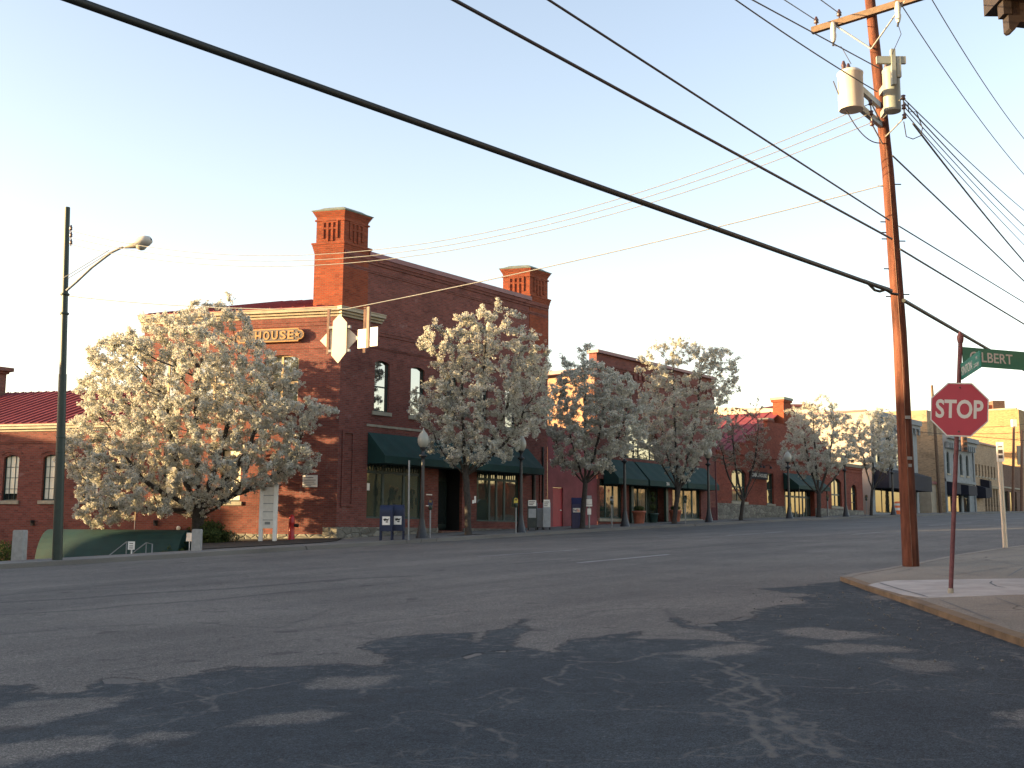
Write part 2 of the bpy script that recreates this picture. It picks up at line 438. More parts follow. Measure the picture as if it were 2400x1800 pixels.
class MB:
    def __init__(s):
        s.v = []; s.f = []; s.smooth = []

    def add(s, pts, faces, smooth=False):
        o = len(s.v)
        s.v.extend([tuple(map(float, p)) for p in pts])
        for f in faces:
            s.f.append(tuple(i + o for i in f)); s.smooth.append(smooth)
        return s

    def quad(s, a, b, c, d):
        return s.add([a, b, c, d], [(0, 1, 2, 3)])

    def box(s, F, u0, u1, v0, v1, z0, z1):
        o, ex, ey, ez = F
        p = [o + ex * u + ey * v + ez * z for z in (z0, z1) for v in (v0, v1) for u in (u0, u1)]
        fs = [(0, 2, 3, 1), (4, 5, 7, 6), (0, 1, 5, 4), (2, 6, 7, 3), (0, 4, 6, 2), (1, 3, 7, 5)]
        if np.dot(np.cross(ex, ey), ez) < 0: fs = [f[::-1] for f in fs]
        return s.add(p, fs)

    def prism(s, F, outline, v0, v1, bevel=0):
        """outline in (u,z) of the frame, extruded along its v axis"""
        o, ex, ey, ez = F
        n = len(outline)
        p = [o + ex * u + ez * z + ey * v0 for u, z in outline] + [o + ex * u + ez * z + ey * v1 for u, z in outline]
        fs = [tuple(range(n))[::-1], tuple(range(n, 2 * n))] + [(i, (i + 1) % n, n + (i + 1) % n, n + i) for i in range(n)]
        return s.add(p, fs)

    def slab(s, pts, th):
        """horizontal polygon (top points) with a thickness"""
        n = len(pts)
        p = [np.array(q, float) for q in pts] + [np.array(q, float) - np.array([0, 0, th]) for q in pts]
        return s.add(p, [tuple(range(n)), tuple(range(n, 2 * n))[::-1]] + [(i, n + i, n + (i + 1) % n, (i + 1) % n) for i in range(n)])

    def tube(s, path, rad, n=8, caps=True, smooth=True):
        path = [np.array(p, float) for p in path]
        if not hasattr(rad, '__len__'): rad = [rad] * len(path)
        rings = []
        prev = None
        for i, p in enumerate(path):
            a = path[max(0, i - 1)]; b = path[min(len(path) - 1, i + 1)]
            d = b - a; d = d / (np.linalg.norm(d) + 1e-9)
            ref = prev if prev is not None else (np.array([0, 0, 1.0]) if abs(d[2]) < .9 else np.array([1.0, 0, 0]))
            e1 = ref - d * d.dot(ref); e1 /= (np.linalg.norm(e1) + 1e-9)
            prev = e1
            e2 = np.cross(d, e1)
            rings.append([p + rad[i] * (math.cos(2 * math.pi * k / n) * e1 + math.sin(2 * math.pi * k / n) * e2) for k in range(n)])
        pts = [q for r in rings for q in r]
        fs = []
        for i in range(len(path) - 1):
            for k in range(n):
                a = i * n + k; b = i * n + (k + 1) % n
                fs.append((a, b, b + n, a + n))
        s.add(pts, fs, smooth)
        if caps:
            s.add(rings[0], [tuple(range(n))[::-1]]); s.add(rings[-1], [tuple(range(n))])
        return s

    def lathe(s, o, prof, n=16, smooth=True):
        o = np.array(o, float)
        pts = [o + np.array([r * math.cos(2 * math.pi * k / n), r * math.sin(2 * math.pi * k / n), z]) for r, z in prof for k in range(n)]
        fs = []
        for i in range(len(prof) - 1):
            for k in range(n):
                a = i * n + k; b = i * n + (k + 1) % n
                fs.append((a, b, b + n, a + n))
        s.add(pts, fs, smooth)
        s.add(pts[:n], [tuple(range(n))[::-1]]); s.add(pts[-n:], [tuple(range(n))])
        return s

    def raw(s, v, f):
        return s.add(v, f)

    def build(s, name, mat, parent=None):
        org = ORG.get(parent.name, np.zeros(3)) if parent else np.zeros(3)
        V = np.array(s.v, float).reshape(-1, 3)
        me = bpy.data.meshes.new(name)
        me.from_pydata([tuple(p) for p in (V - org)], [], s.f)
        me.polygons.foreach_set('use_smooth', s.smooth)
        # metric wall coordinates
        uvl = me.uv_layers.new(name='UVMap')
        nl = len(me.loops)
        lv = np.zeros(nl, np.int32); me.loops.foreach_get('vertex_index', lv)
        pn = np.zeros(len(me.polygons) * 3); me.polygons.foreach_get('normal', pn); pn = pn.reshape(-1, 3)
        tot = np.zeros(len(me.polygons), np.int32); me.polygons.foreach_get('loop_total', tot)
        ln = np.repeat(pn, tot, axis=0)
        pv = V[lv]
        h = np.hypot(ln[:, 0], ln[:, 1])
        vert = np.abs(ln[:, 2]) < .75
        tx = np.where(h > 1e-6, -ln[:, 1] / np.maximum(h, 1e-6), 1); ty = np.where(h > 1e-6, ln[:, 0] / np.maximum(h, 1e-6), 0)
        uu = np.where(vert, pv[:, 0] * tx + pv[:, 1] * ty, pv[:, 0])
        vv = np.where(vert, pv[:, 2], pv[:, 1])
        uvl.data.foreach_set('uv', np.stack([uu, vv], 1).ravel())
        me.materials.append(mat if not isinstance(mat, str) else M[mat])
        ob = bpy.data.objects.new(name, me)
        COL.objects.link(ob)
        if parent: ob.parent = parent
        ORG[ob.name] = org
        return ob


def tag(o, label, cat, group=None, kind=None):
    o['label'] = label; o['category'] = cat
    if group: o['group'] = group
    if kind: o['kind'] = kind
    return o


def thing(name, label, cat, loc, group=None):
    e = bpy.data.objects.new(name, None)
    e.empty_display_size = .3
    e.location = tuple(map(float, loc))
    COL.objects.link(e)
    ORG[e.name] = np.array(loc, float)
    return tag(e, label, cat, group)


def struct(o):
    o['kind'] = 'structure'
    return o


def copy_tree(src, loc, label, group=None, rotz=0):
    c = src.copy(); COL.objects.link(c); c.location = tuple(map(float, loc)); c['label'] = label
    c.rotation_euler = (0, 0, rotz)
    if group: c['group'] = group
    for ch in list(src.children):
        d = ch.copy(); COL.objects.link(d); d.parent = c
        for g in ch.children:
            e = g.copy(); COL.objects.link(e); e.parent = d
    return c


def text_geo(txt, height, depth=.004, bold=0.0, width=None):
    """letters as (verts[u,z,v], faces), origin at the lower left of the word"""
    cu = bpy.data.curves.new('letters', 'FONT')
    cu.body = txt; cu.size = 1; cu.extrude = .5; cu.offset = bold; cu.resolution_u = 4
    ob = bpy.data.objects.new('letters', cu); COL.objects.link(ob)
    dg = bpy.context.evaluated_depsgraph_get(); dg.update()
    me = bpy.data.meshes.new_from_object(ob.evaluated_get(dg))
    v = np.array([p.co[:] for p in me.vertices]); f = [tuple(p.vertices) for p in me.polygons]
    bpy.data.objects.remove(ob); bpy.data.curves.remove(cu); bpy.data.meshes.remove(me)
    lo = v.min(0); hi = v.max(0)
    k = height / (hi[1] - lo[1])
    kx = k if width is None else width / (hi[0] - lo[0])
    v = np.stack([(v[:, 0] - lo[0]) * kx, (v[:, 1] - lo[1]) * k, (v[:, 2] - lo[2]) / max(hi[2] - lo[2], 1e-6) * depth], 1)
    return v, f


def put_text(mb, F, txt, u, z, v, height, depth=.004, bold=0.0, width=None):
    o, ex, ey, ez = F
    tv, tf = text_geo(txt, height, depth, bold, width)
    pts = [o + ex * (u + a) + ez * (z + b) + ey * (v + c) for a, b, c in tv]
    mb.add(pts, tf)
    return tv[:, 0].max()


def wall(mb, F, u0, u1, z0, z1, holes=(), depth=.2):
    """brick skin with rectangular openings; F's v axis points out of the wall"""
    o, ex, ey, ez = F
    flip = np.dot(np.cross(ex, ez), ey) > 0
    us = sorted({u0, u1, *[h[0] for h in holes], *[h[1] for h in holes]})
    zs = sorted({z0, z1, *[h[2] for h in holes], *[h[3] for h in holes]})
    us = [u for u in us if u0 <= u <= u1]; zs = [z for z in zs if z0 <= z <= z1]
    pt = lambda u, v, z: o + ex * u + ey * v + ez * z
    for a, b in zip(us, us[1:]):
        for c, d in zip(zs, zs[1:]):
            um, zm = (a + b) / 2, (c + d) / 2
            if any(h[0] < um < h[1] and h[2] < zm < h[3] for h in holes): continue
            q = [pt(a, 0, c), pt(b, 0, c), pt(b, 0, d), pt(a, 0, d)]
            mb.quad(*(q if flip else q[::-1]))
    for h in holes:
        a, b, c, d = h[:4]
        depth_, depth = depth, (h[4] if len(h) > 4 else depth)
        for q in ([pt(a, 0, c), pt(a, -depth, c), pt(a, -depth, d), pt(a, 0, d)], [pt(b, 0, d), pt(b, -depth, d), pt(b, -depth, c), pt(b, 0, c)],
                  [pt(a, 0, d), pt(a, -depth, d), pt(b, -depth, d), pt(b, 0, d)], [pt(a, 0, c), pt(b, 0, c), pt(b, -depth, c), pt(a, -depth, c)]):
            mb.quad(*q)
        depth = depth_


def arch_fill(mb, F, u0, u1, z1, rise, depth=.2, n=12):
    """closes the corners of a rectangular opening so its head is an arch"""
    o, ex, ey, ez = F
    pt = lambda u, v, z: o + ex * u + ey * v + ez * z
    w = (u1 - u0) / 2; uc = (u0 + u1) / 2
    R = (w * w + rise * rise) / (2 * rise)
    arc = []
    for i in range(n + 1):
        u = u0 + (u1 - u0) * i / n
        arc.append((u, z1 - R + math.sqrt(max(0, R * R - (u - uc) ** 2))))
    for (a, za), (b, zb) in zip(arc, arc[1:]):
        mb.quad(pt(a, 0, za), pt(b, 0, zb), pt(b, 0, z1), pt(a, 0, z1))
        mb.quad(pt(a, 0, za), pt(a, -depth, za), pt(b, -depth, zb), pt(b, 0, zb))


def window(bld, F, u0, u1, z0, z1, depth=.14, us=(), zs=(), fw=.06, frame='teal', pane='glass', sill=True, name='window', thin=.03, blind=None, extra=()):
    f = MB()
    f.box(F, u0, u0 + fw, -depth - .05, -depth + .02, z0, z1); f.box(F, u1 - fw, u1, -depth - .05, -depth + .02, z0, z1)
    f.box(F, u0 + fw, u1 - fw, -depth - .05, -depth + .02, z0, z0 + fw); f.box(F, u0 + fw, u1 - fw, -depth - .05, -depth + .02, z1 - fw, z1)
    for u in us: f.box(F, u - thin, u + thin, -depth - .045, -depth + .015, z0 + fw, z1 - fw)
    for z in zs: f.box(F, u0 + fw, u1 - fw, -depth - .043, -depth + .012, z - thin, z + thin)
    for (ua, ub, za, zb) in extra: f.box(F, ua, ub, -depth - .042, -depth + .009, za, zb)
    w = f.build(name, frame, bld)
    p = MB(); p.box(F, u0 + .01, u1 - .01, -depth - .07, -depth - .02, z0 + .01, z1 - .01)
    p.build('pane', pane, w)
    if blind:
        b = MB(); b.box(F, u0 + fw + .01, u1 - fw - .01, -depth - .02, -depth - .012, blind[0], blind[1]); b.build('blind', 'blind', w)
    if sill:
        s = MB(); s.box(F, u0 - .12, u1 + .12, -depth, .07, z0 - .16, z0 - .005); s.build('sill', 'sill', w)
    return w


def roof_plane(name, a, b, c, d, mat, parent, seam=.42, th=.08, rib=.045):
    """sloping metal roof: a-b eave, d-c ridge, raised seams running up the slope"""
    a, b, c, d = [np.array(p, float) for p in (a, b, c, d)]
    nrm = np.cross(b - a, d - a); nrm /= np.linalg.norm(nrm)
    if nrm[2] < 0: nrm = -nrm
    m = MB()
    pts = [a, b, c, d]
    q = [p - nrm * th for p in pts]
    m.add(pts + q, [(0, 1, 2, 3), (7, 6, 5, 4), (0, 4, 5, 1), (1, 5, 6, 2), (2, 6, 7, 3), (3, 7, 4, 0)])
    L_ = np.linalg.norm(b - a); n = max(2, int(L_ / seam))
    e = (b - a) / L_
    for i in range(1, n):
        t = i / n
        p0 = a + (b - a) * t; p1 = d + (c - d) * t
        w = e * .02
        m.add([p0 - w, p0 + w, p1 + w, p1 - w, p0 - w + nrm * rib, p0 + w + nrm * rib, p1 + w + nrm * rib, p1 - w + nrm * rib],
              [(4, 5, 6, 7), (0, 1, 5, 4), (1, 2, 6, 5), (3, 0, 4, 7), (2, 3, 7, 6)])
    return m.build(name, mat, parent)


def awning(bld, F, u0, u1, ztop, zfront, zbot, proj, mat='awning', name='awning', ends=True, slant=.0):
    """shed awning with closed sides and a straight valance"""
    o, ex, ey, ez = F
    pt = lambda u, v, z: o + ex * u + ey * v + ez * z
    m = MB()
    A, B = u0, u1
    a0, b0 = pt(A, .03, ztop), pt(B, .03, ztop)
    a1, b1 = pt(A + slant, proj, zfront), pt(B - slant, proj, zfront)
    a2, b2 = pt(A + slant, proj, zbot), pt(B - slant, proj, zbot)
    a3, b3 = pt(A, .03, zbot), pt(B, .03, zbot)
    n = max(2, int((B - A) / .9))
    lerp = lambda p, q, t: p + (q - p) * t
    for i in range(n):     # panels sag a little between the frame bars
        t0, t1 = i / n, (i + 1) / n
        tm = (t0 + t1) / 2
        dn = -ez * .02 + ey * -.012
        top = [lerp(a0, b0, t0), lerp(a0, b0, tm), lerp(a0, b0, t1)]
        mid = [lerp(lerp(a0, b0, t), lerp(a1, b1, t), .5) for t in (t0, tm, t1)]; mid[1] = mid[1] + dn
        bot = [lerp(a1, b1, t0), lerp(a1, b1, tm), lerp(a1, b1, t1)]
        low = [lerp(a2, b2, t0), lerp(a2, b2, tm), lerp(a2, b2, t1)]
        m.add(top + mid + bot + low, [(0, 1, 4, 3), (1, 2, 5, 4), (3, 4, 7, 6), (4, 5, 8, 7), (6, 7, 10, 9), (7, 8, 11, 10)])
    m.add([a0, a1, a2, a3], [(0, 1, 2, 3)]); m.add([b0, b1, b2, b3], [(3, 2, 1, 0)])
    m.add([a3 - ez * .0 + ey * 0, b3, b2, a2], [(0, 1, 2, 3)])
    return m.build(name, mat, bld)

SUN_EL = 6.0; SUN_E = 5.0; SUN_COL = (1.0, .66, .36); SKY = .15; AIR = 1.0; DUST = 1.0; OZ = 1.0; EXPO = 1.0
SUN_E = 5.0; EXPO = 2.03; OZ = 1.0; DUST = 1.2; SUN_COL = (1.0, .71, .36); TINT = (1.24, 1.03, 1.0)
# ------------------------------------------------------------------ ground, road, walks
XS = [-60, -20, 0, 10, 20, 30, 45, 53, 62.8, 75, 89.5, 105, 123, 160, 300]


def sheet(name, xs, y0, y1, dz, mat, skirt=0):
    m = MB()
    top = []
    for x in xs:
        a = y0(x) if callable(y0) else y0; b = y1(x) if callable(y1) else y1
        top.append(((x, a, zg(x, a) + dz), (x, b, zg(x, b) + dz)))
    for (a, b), (c, d) in zip(top, top[1:]):
        m.quad(a, c, d, b)
        if skirt:
            dn = lambda p: (p[0], p[1], p[2] - skirt)
            m.quad(dn(a), dn(c), c, a); m.quad(b, d, dn(d), dn(b))
    if skirt:
        a, b = top[0]; m.quad(dn(b), dn(a), a, b)
    return m.build(name, mat)


# base terrain
gx = sorted(set([-900, -400, -200, -120] + list(range(-80, 46, 5)) + list(range(0, 34)) + [50, 56, 62.8, 70, 80, 89.5, 105, 123, 140, 160, 200, 300, 500, 900, 1500]))
gy = sorted(set([-900, -400, -200, -100, -60, -30, 0, 15, 28, 29.6, 30.2] + list(range(31, 62)) + [66, 72, 80, 100, 140, 200, 300, 500, 900, 1500]))


def terrain(x, y):
    z = zg(x, y) - .3
    if y > 29.9 and x < .735 * y - .25 and y < 62: z -= 2.2
    return z


tv = [(x, y, terrain(x, y)) for y in gy for x in gx]
W_ = len(gx)
tf = [(j * W_ + i, j * W_ + i + 1, (j + 1) * W_ + i + 1, (j + 1) * W_ + i) for j in range(len(gy) - 1) for i in range(W_ - 1)]
struct(MB().add(tv, tf).build('ground', 'ground'))

struct(sheet('road', XS, -60, 28.25, 0, 'road'))

# far pavement, narrowing round the corner to the left
WX = [2, 10, 20, 27, 28.4, 30.4, 30.75, 33, 45, 53, 62.8, 75, 89.5, 105, 123, 160, 260]
far_back = lambda x: 29.85 if x < 27 else (30.0 if x < 28 else (30.6 if x < 29 else (32.4 if x < 30.6 else 33.4)))
struct(sheet('far_pavement', WX, 28.2, far_back, .13, 'walk_far', .5))

# planted bed beside the corner building
bed = [(21.95, 29.86), (26.9, 29.86), (28.4, 30.6), (30.4, 32.5), (30.75, 33.3), (28.3, 38.8)]
struct(MB().slab([(x, y, zg(x, y) + .16) for x, y in bed], 3).build('planting_bed', 'soil'))

# near pavement: corner + strip up the avenue
kerb_px = [(1972, 1352), (2000, 1362), (2034, 1374), (2075, 1387), (2117, 1401), (2200, 1430), (2300, 1465), (2400, 1499)]
av_px = [(2000, 1345), (2050, 1337), (2150, 1319), (2250, 1299), (2330, 1287), (2400, 1278)]
K = [Gd(*p, .07) for p in kerb_px]
A_ = [Gd(*p, .07) for p in av_px]
kd = (K[-1] - K[3]); kd /= np.linalg.norm(kd)
K2 = K + [K[-1] + kd * 5, K[-1] + kd * 11]
yc = A_[-1][1]
poly = [K2[i] for i in range(len(K2))][::-1] + A_ + [np.array([45, yc, zg(45, yc) + .07]), np.array([45, -14, zg(45, -14) + .07]), np.array([K2[-1][0], -14, zg(K2[-1][0], -14) + .07])]
struct(MB().slab(poly, .45).build('near_pavement', 'walk'))
struct(sheet('near_pavement_strip', [45, 53, 62.8, 75, 89.5, 105, 123, 160, 260], -14, yc, .07, 'walk', .45))
# kerb stones, standing 4 mm proud of the walk
kb = MB()
for i, (a, b) in enumerate(zip(K2, K2[1:])):
    d = b - a; d /= np.linalg.norm(d); nn = np.array([d[1], -d[0], 0])
    if nn.dot(np.array([1, -1, 0])) < 0: nn = -nn
    o = -nn * .02; w = nn * .15; up = np.array([0, 0, .006])
    g = d * .006
    p = [a + o + g, b + o - g, b + w - g, a + w + g]
    kb.add([q + up for q in p] + [q - np.array([0, 0, .3]) for q in p], [(0, 1, 2, 3), (4, 5, 1, 0), (1, 5, 6, 2), (3, 2, 6, 7), (0, 3, 7, 4)])
struct(kb.build('kerb', 'kerb'))
kb = MB()
for i, (a, b) in enumerate(zip([K[0]] + A_, A_ + [np.array([60, yc, zg(60, yc) + .07])])):
    d = b - a; d /= np.linalg.norm(d); nn = np.array([d[1], -d[0], 0]); g = d * .006
    p = [a + nn * -.02 + g, b + nn * -.02 - g, b + nn * .15 - g, a + nn * .15 + g]
    kb.add([q + np.array([0, 0, .006]) for q in p] + [q - np.array([0, 0, .3]) for q in p], [(3, 2, 1, 0), (0, 1, 5, 4), (1, 5, 6, 2), (2, 3, 7, 6), (0, 3, 7, 4)])
struct(kb.build('avenue_kerb', 'kerb_grey'))
pad = [(2034, 1371), (2060, 1364), (2099, 1360), (2400, 1355), (2400, 1390), (2280, 1397), (2175, 1401), (2117, 1394)]
pad_pts = [Gd(x, y, .076) for x, y in pad]
ext = pad_pts[3] + (pad_pts[3] - pad_pts[2]) * .5
pad_pts = pad_pts[:4] + [ext, pad_pts[4] + (ext - pad_pts[3])] + pad_pts[5:]
struct(MB().slab(pad_pts, .1).build('ramp_pad', 'pad'))
rg = MB()      # grooves tooled in the ramp and joints in the walk
def ribbon(mb, pts, w, jit=0, dz=.004, seed=0, step=.15, soft=True):
    rnd = random.Random(seed)
    P_ = [np.array(p, float) for p in pts]
    fine = []
    for a, b in zip(P_, P_[1:]):
        n = max(1, int(np.linalg.norm(b - a) / step))
        for i in range(n): fine.append(a + (b - a) * i / n)
    fine.append(P_[-1])
    off = 0; out = []
    for i, p in enumerate(fine):
        a = fine[max(0, i - 1)]; b = fine[min(len(fine) - 1, i + 1)]
        d = b - a; d[2] = 0; d /= (np.linalg.norm(d) + 1e-9); nn = np.array([-d[1], d[0], 0])
        off = off * .85 + rnd.uniform(-jit, jit)
        ww = w * (rnd.uniform(.35, 1.3) if jit else 1)
        if soft and (i == 0 or i == len(fine) - 1): ww *= .2
        c = p + nn * off + np.array([0, 0, dz])
        out.append((c - nn * ww / 2, c + nn * ww / 2))
    for (a, b), (c, d) in zip(out, out[1:]): mb.quad(a, c, d, b)


for pl in ([(2060, 1366), (2105, 1380), (2175, 1399)], [(2325, 1362), (2321, 1367), (2335, 1374), (2360, 1378)]):
    ribbon(rg, [Gd(x, y, .076) for x, y in pl], .03, 0)
for pl in ([(2080, 1346), (2140, 1333)], [(2140, 1340), (2235, 1352)], [(2300, 1312), (2400, 1326)], [(2180, 1331), (2300, 1350)], [(2250, 1440), (2400, 1450)], [(2330, 1400), (2400, 1425)], [(2230, 1322), (2400, 1300)], [(2200, 1352), (2400, 1325)], [(2290, 1420), (2400, 1412)], [(2200, 1405), (2330, 1455)], [(2360, 1352), (2400, 1330)]):
    ribbon(rg, [Gd(x, y, .07) for x, y in pl], .022, .004)
struct(rg.build('pavement_joints', 'tarline'))


def rough_poly(pts, amp, rnd, depth=3):
    out = [np.array(p, float) for p in pts]
    for _ in range(depth):
        nx = []
        for a, b in zip(out, out[1:] + out[:1]):
            d = b - a; l = np.linalg.norm(d[:2])
            nn = np.array([-d[1], d[0], 0]) / (l + 1e-9)
            nx += [a, (a + b) / 2 + nn * rnd.uniform(-1, 1) * min(amp, .16 * l)]
        out = nx
    return out


Z5 = lambda x, y: (x / 1.8433, 1250 + y / 1.8433)
Z6 = lambda x, y: (1200 + x / 1.8433, 1180 + y / 1.8433)
rnd = random.Random(3)
edge = [Z5(-160, 660), Z5(0, 655), Z5(200, 640), Z5(170, 690), Z5(340, 688), Z5(430, 640), Z5(520, 632), Z5(640, 655), Z5(720, 625), Z5(960, 580), Z5(1020, 570), Z5(1130, 580), Z5(1300, 575),
        Z5(1480, 555), Z5(1640, 572), Z5(1560, 500), Z5(1640, 465), Z5(1870, 437), Z5(2040, 430), Z5(2060, 470), Z5(2120, 432), Z5(2210, 395),
        Z6(60, 500), Z6(30, 560), Z6(30, 610), Z6(180, 640), Z6(230, 590), Z6(400, 570), Z6(600, 545), Z6(520, 580), Z6(720, 590), Z6(1000, 600), Z6(900, 560), Z6(700, 530), Z6(690, 490),
        Z6(780, 528), Z6(1050, 490), Z6(1055, 457), Z6(1290, 432), Z6(1160, 405), Z6(1290, 398), Z6(1090, 370), Z6(1200, 360), Z6(1420, 340)]
ap = [Gd(x, y) for x, y in edge]
ap += [Gd(*p) for p in [(1985, 1362), (2034, 1380), (2117, 1408), (2200, 1437), (2300, 1472), (2400, 1507)]]
ap += [K[-1] + kd * 6 - np.array([0, 0, .07]), np.array([2, -6, zg(2, -6)]), np.array([-4, 2, zg(-4, 2)]), np.array([-2, 10, zg(-2, 10)])]
ne = len(edge)
rp = rough_poly(ap, .10, rnd, 3)
ap2 = [np.array([p[0], p[1], zg(p[0], p[1]) + .005]) for p in rp]


def flat_poly(name, polys, mat, dz):
    """flat patches, filled by ear clipping in the ground plane"""
    from mathutils.geometry import tessellate_polygon
    m = MB()
    for pts in polys:
        v = [Vector((p[0], p[1], 0)) for p in pts]
        tri = tessellate_polygon([v])
        m.add([(p[0], p[1], zg(p[0], p[1]) + dz) for p in pts], [tuple(t) for t in tri])
    o = m.build(name, mat)
    me = o.data
    for p in me.polygons:
        if p.normal.z < 0: p.flip()
    return o


patches = [[Z5(-80, 775), Z5(0, 770), Z5(90, 735), Z5(250, 722), Z5(430, 715), Z5(560, 705), Z5(500, 748), Z5(330, 790), Z5(200, 820), Z5(0, 850), Z5(-80, 860)],
           [Z5(-80, 925), Z5(0, 920), Z5(200, 895), Z5(400, 885), Z5(530, 905), Z5(420, 940), Z5(200, 970), Z5(0, 1000), Z5(-80, 1005)],
           [Z5(530, 897), Z5(650, 872), Z5(840, 862), Z5(760, 890), Z5(620, 920), Z5(545, 917)],
           [Z5(990, 838), Z5(1130, 800), Z5(1380, 770), Z5(1510, 782), Z5(1400, 805), Z5(1150, 832)],
           [Z5(1310, 652), Z5(1400, 622), Z5(1690, 618), Z5(1650, 650), Z5(1500, 670), Z5(1340, 670)],
           [Z5(700, 640), Z5(760, 628), Z5(740, 655)],
           [Z6(700, 650), Z6(860, 617), Z6(1000, 605), Z6(1100, 622), Z6(1000, 650), Z6(850, 662)],
           [Z6(1280, 622), Z6(1400, 605), Z6(1700, 625), Z6(1760, 642), Z6(1500, 642), Z6(1420, 657)],
           [Z6(1150, 548), Z6(1300, 533), Z6(1640, 573), Z6(1400, 592), Z6(1200, 572)],
           [Z6(1640, 672), Z6(1850, 690), Z6(1900, 722), Z6(1750, 742)],
           [Z6(2090, 905), Z6(2300, 880), Z6(2300, 990), Z6(2150, 965)],
           [Z6(1520, 400), Z6(1640, 395), Z6(1700, 412), Z6(1560, 420)]]
holes_px = [[Z5(430, 632), Z5(490, 622), Z5(600, 630), Z5(640, 640), Z5(560, 652), Z5(440, 652)], [Z5(1990, 535), Z5(2060, 515), Z5(2100, 520), Z5(2010, 548)], [Z5(2100, 512), Z5(2200, 505), Z5(2190, 516)],
            [Z6(790, 522), Z6(880, 518), Z6(900, 530), Z6(800, 533)], [Z6(940, 505), Z6(1000, 490), Z6(1050, 492), Z6(990, 510)], [Z5(1370, 525), Z5(1450, 517), Z5(1460, 524), Z5(1380, 530)]]
cracks = [([Z6(880, 660), Z6(930, 710), Z6(950, 760), Z6(970, 800), Z6(1000, 860), Z6(1040, 920), Z6(1060, 980), Z6(1090, 1030), Z6(1130, 1100)], .05),
          ([Z6(960, 690), Z6(1040, 755), Z6(1060, 800), Z6(1130, 860), Z6(1180, 930), Z6(1210, 980), Z6(1290, 1040), Z6(1390, 1100)], .045),
          ([Z6(840, 730), Z6(860, 780), Z6(890, 830), Z6(960, 835)], .025), ([Z6(1060, 800), Z6(1130, 815), Z6(1110, 795)], .02), ([Z6(890, 830), Z6(930, 870), Z6(1010, 870)], .02),
          ([Z6(1150, 895), Z6(1230, 910), Z6(1240, 930)], .025), ([Z6(1200, 940), Z6(1280, 950), Z6(1300, 1000), Z6(1390, 1055)], .022), ([Z6(1000, 870), Z6(1100, 900), Z6(1160, 1000), Z6(1220, 1060)], .018),
          ([Z6(0, 893), Z6(400, 900), Z6(820, 905), Z6(1030, 900)], .018), ([Z6(840, 905), Z6(950, 940), Z6(1030, 945)], .018), ([Z6(1110, 795), Z6(1400, 800), Z6(1800, 805), Z6(2050, 812)], .016),
          ([Z6(350, 685), Z6(210, 745), Z6(205, 790)], .035), ([Z6(240, 680), Z6(300, 686), Z6(450, 690), Z6(560, 665), Z6(720, 645)], .035), ([Z6(0, 1085), Z6(200, 1115), Z6(600, 1120), Z6(800, 1100), Z6(1010, 1060)], .014),
          ([Z5(780, 735), Z5(900, 715), Z5(1000, 693), Z5(1200, 655), Z5(1290, 640)], .03), ([Z5(690, 650), Z5(720, 670), Z5(900, 690)], .022), ([Z5(1690, 785), Z5(1900, 780), Z5(2000, 790)], .012),
          ([Z5(1690, 790), Z5(1720, 830), Z5(1760, 860)], .016), ([Z5(1930, 810), Z5(2000, 850), Z5(2010, 900), Z5(1990, 950)], .016), ([Z5(1560, 660), Z5(1575, 680), Z5(1550, 695)], .025), ([Z5(2190, 670), Z5(2200, 730), Z5(2150, 760)], .018),
          ([Z5(2100, 850), Z5(2160, 870), Z5(2180, 900)], .02), ([Z5(0, 860), Z5(300, 800), Z5(500, 770), Z5(780, 735)], .012), ([Z6(1500, 690), Z6(1700, 730), Z6(1950, 760)], .012), ([Z6(2120, 640), Z6(2212, 680)], .03),
          ([Z6(1390, 1095), Z6(1520, 1100), Z6(1900, 1115)], .014), ([Z6(1850, 985), Z6(2000, 1040), Z6(2100, 1060)], .012)]
seams = [([Z5(0, 300), Z5(300, 285), Z5(600, 262), Z5(1000, 240), Z5(1300, 215), Z5(1500, 197), Z5(1800, 185)], .30), ([Z5(0, 355), Z5(400, 330), Z5(560, 312), Z5(900, 290), Z5(1290, 250)], .2),
         ([Z5(0, 440), Z5(400, 405), Z5(640, 395)], .12), ([Z5(850, 385), Z5(1050, 405), Z5(1200, 410), Z5(1330, 370), Z5(1440, 325)], .05), ([Z5(0, 270), Z5(250, 247), Z5(540, 235)], .16), ([Z5(1100, 197), Z5(1500, 186)], .1),
         ([Z6(560, 207), Z6(740, 195), Z6(900, 180), Z6(1200, 165)], .28), ([Z6(0, 262), Z6(150, 250), Z6(280, 240)], .15), ([Z6(780, 200), Z6(1000, 193), Z6(1230, 178)], .14), ([Z5(1490, 445), Z5(1700, 462)], .07), ([Z5(480, 600), Z5(800, 555), Z5(860, 550)], .06),
         ([Z6(270, 497), Z6(360, 468), Z6(480, 457), Z6(660, 456), Z6(690, 490)], .07), ([Z6(1060, 370), Z6(1200, 375), Z6(1290, 380)], .08), ([Z5(1200, 430), Z5(1400, 405), Z5(1700, 375), Z5(2000, 340)], .05), ([Z6(0, 320), Z6(300, 300), Z6(700, 290)], .05)]

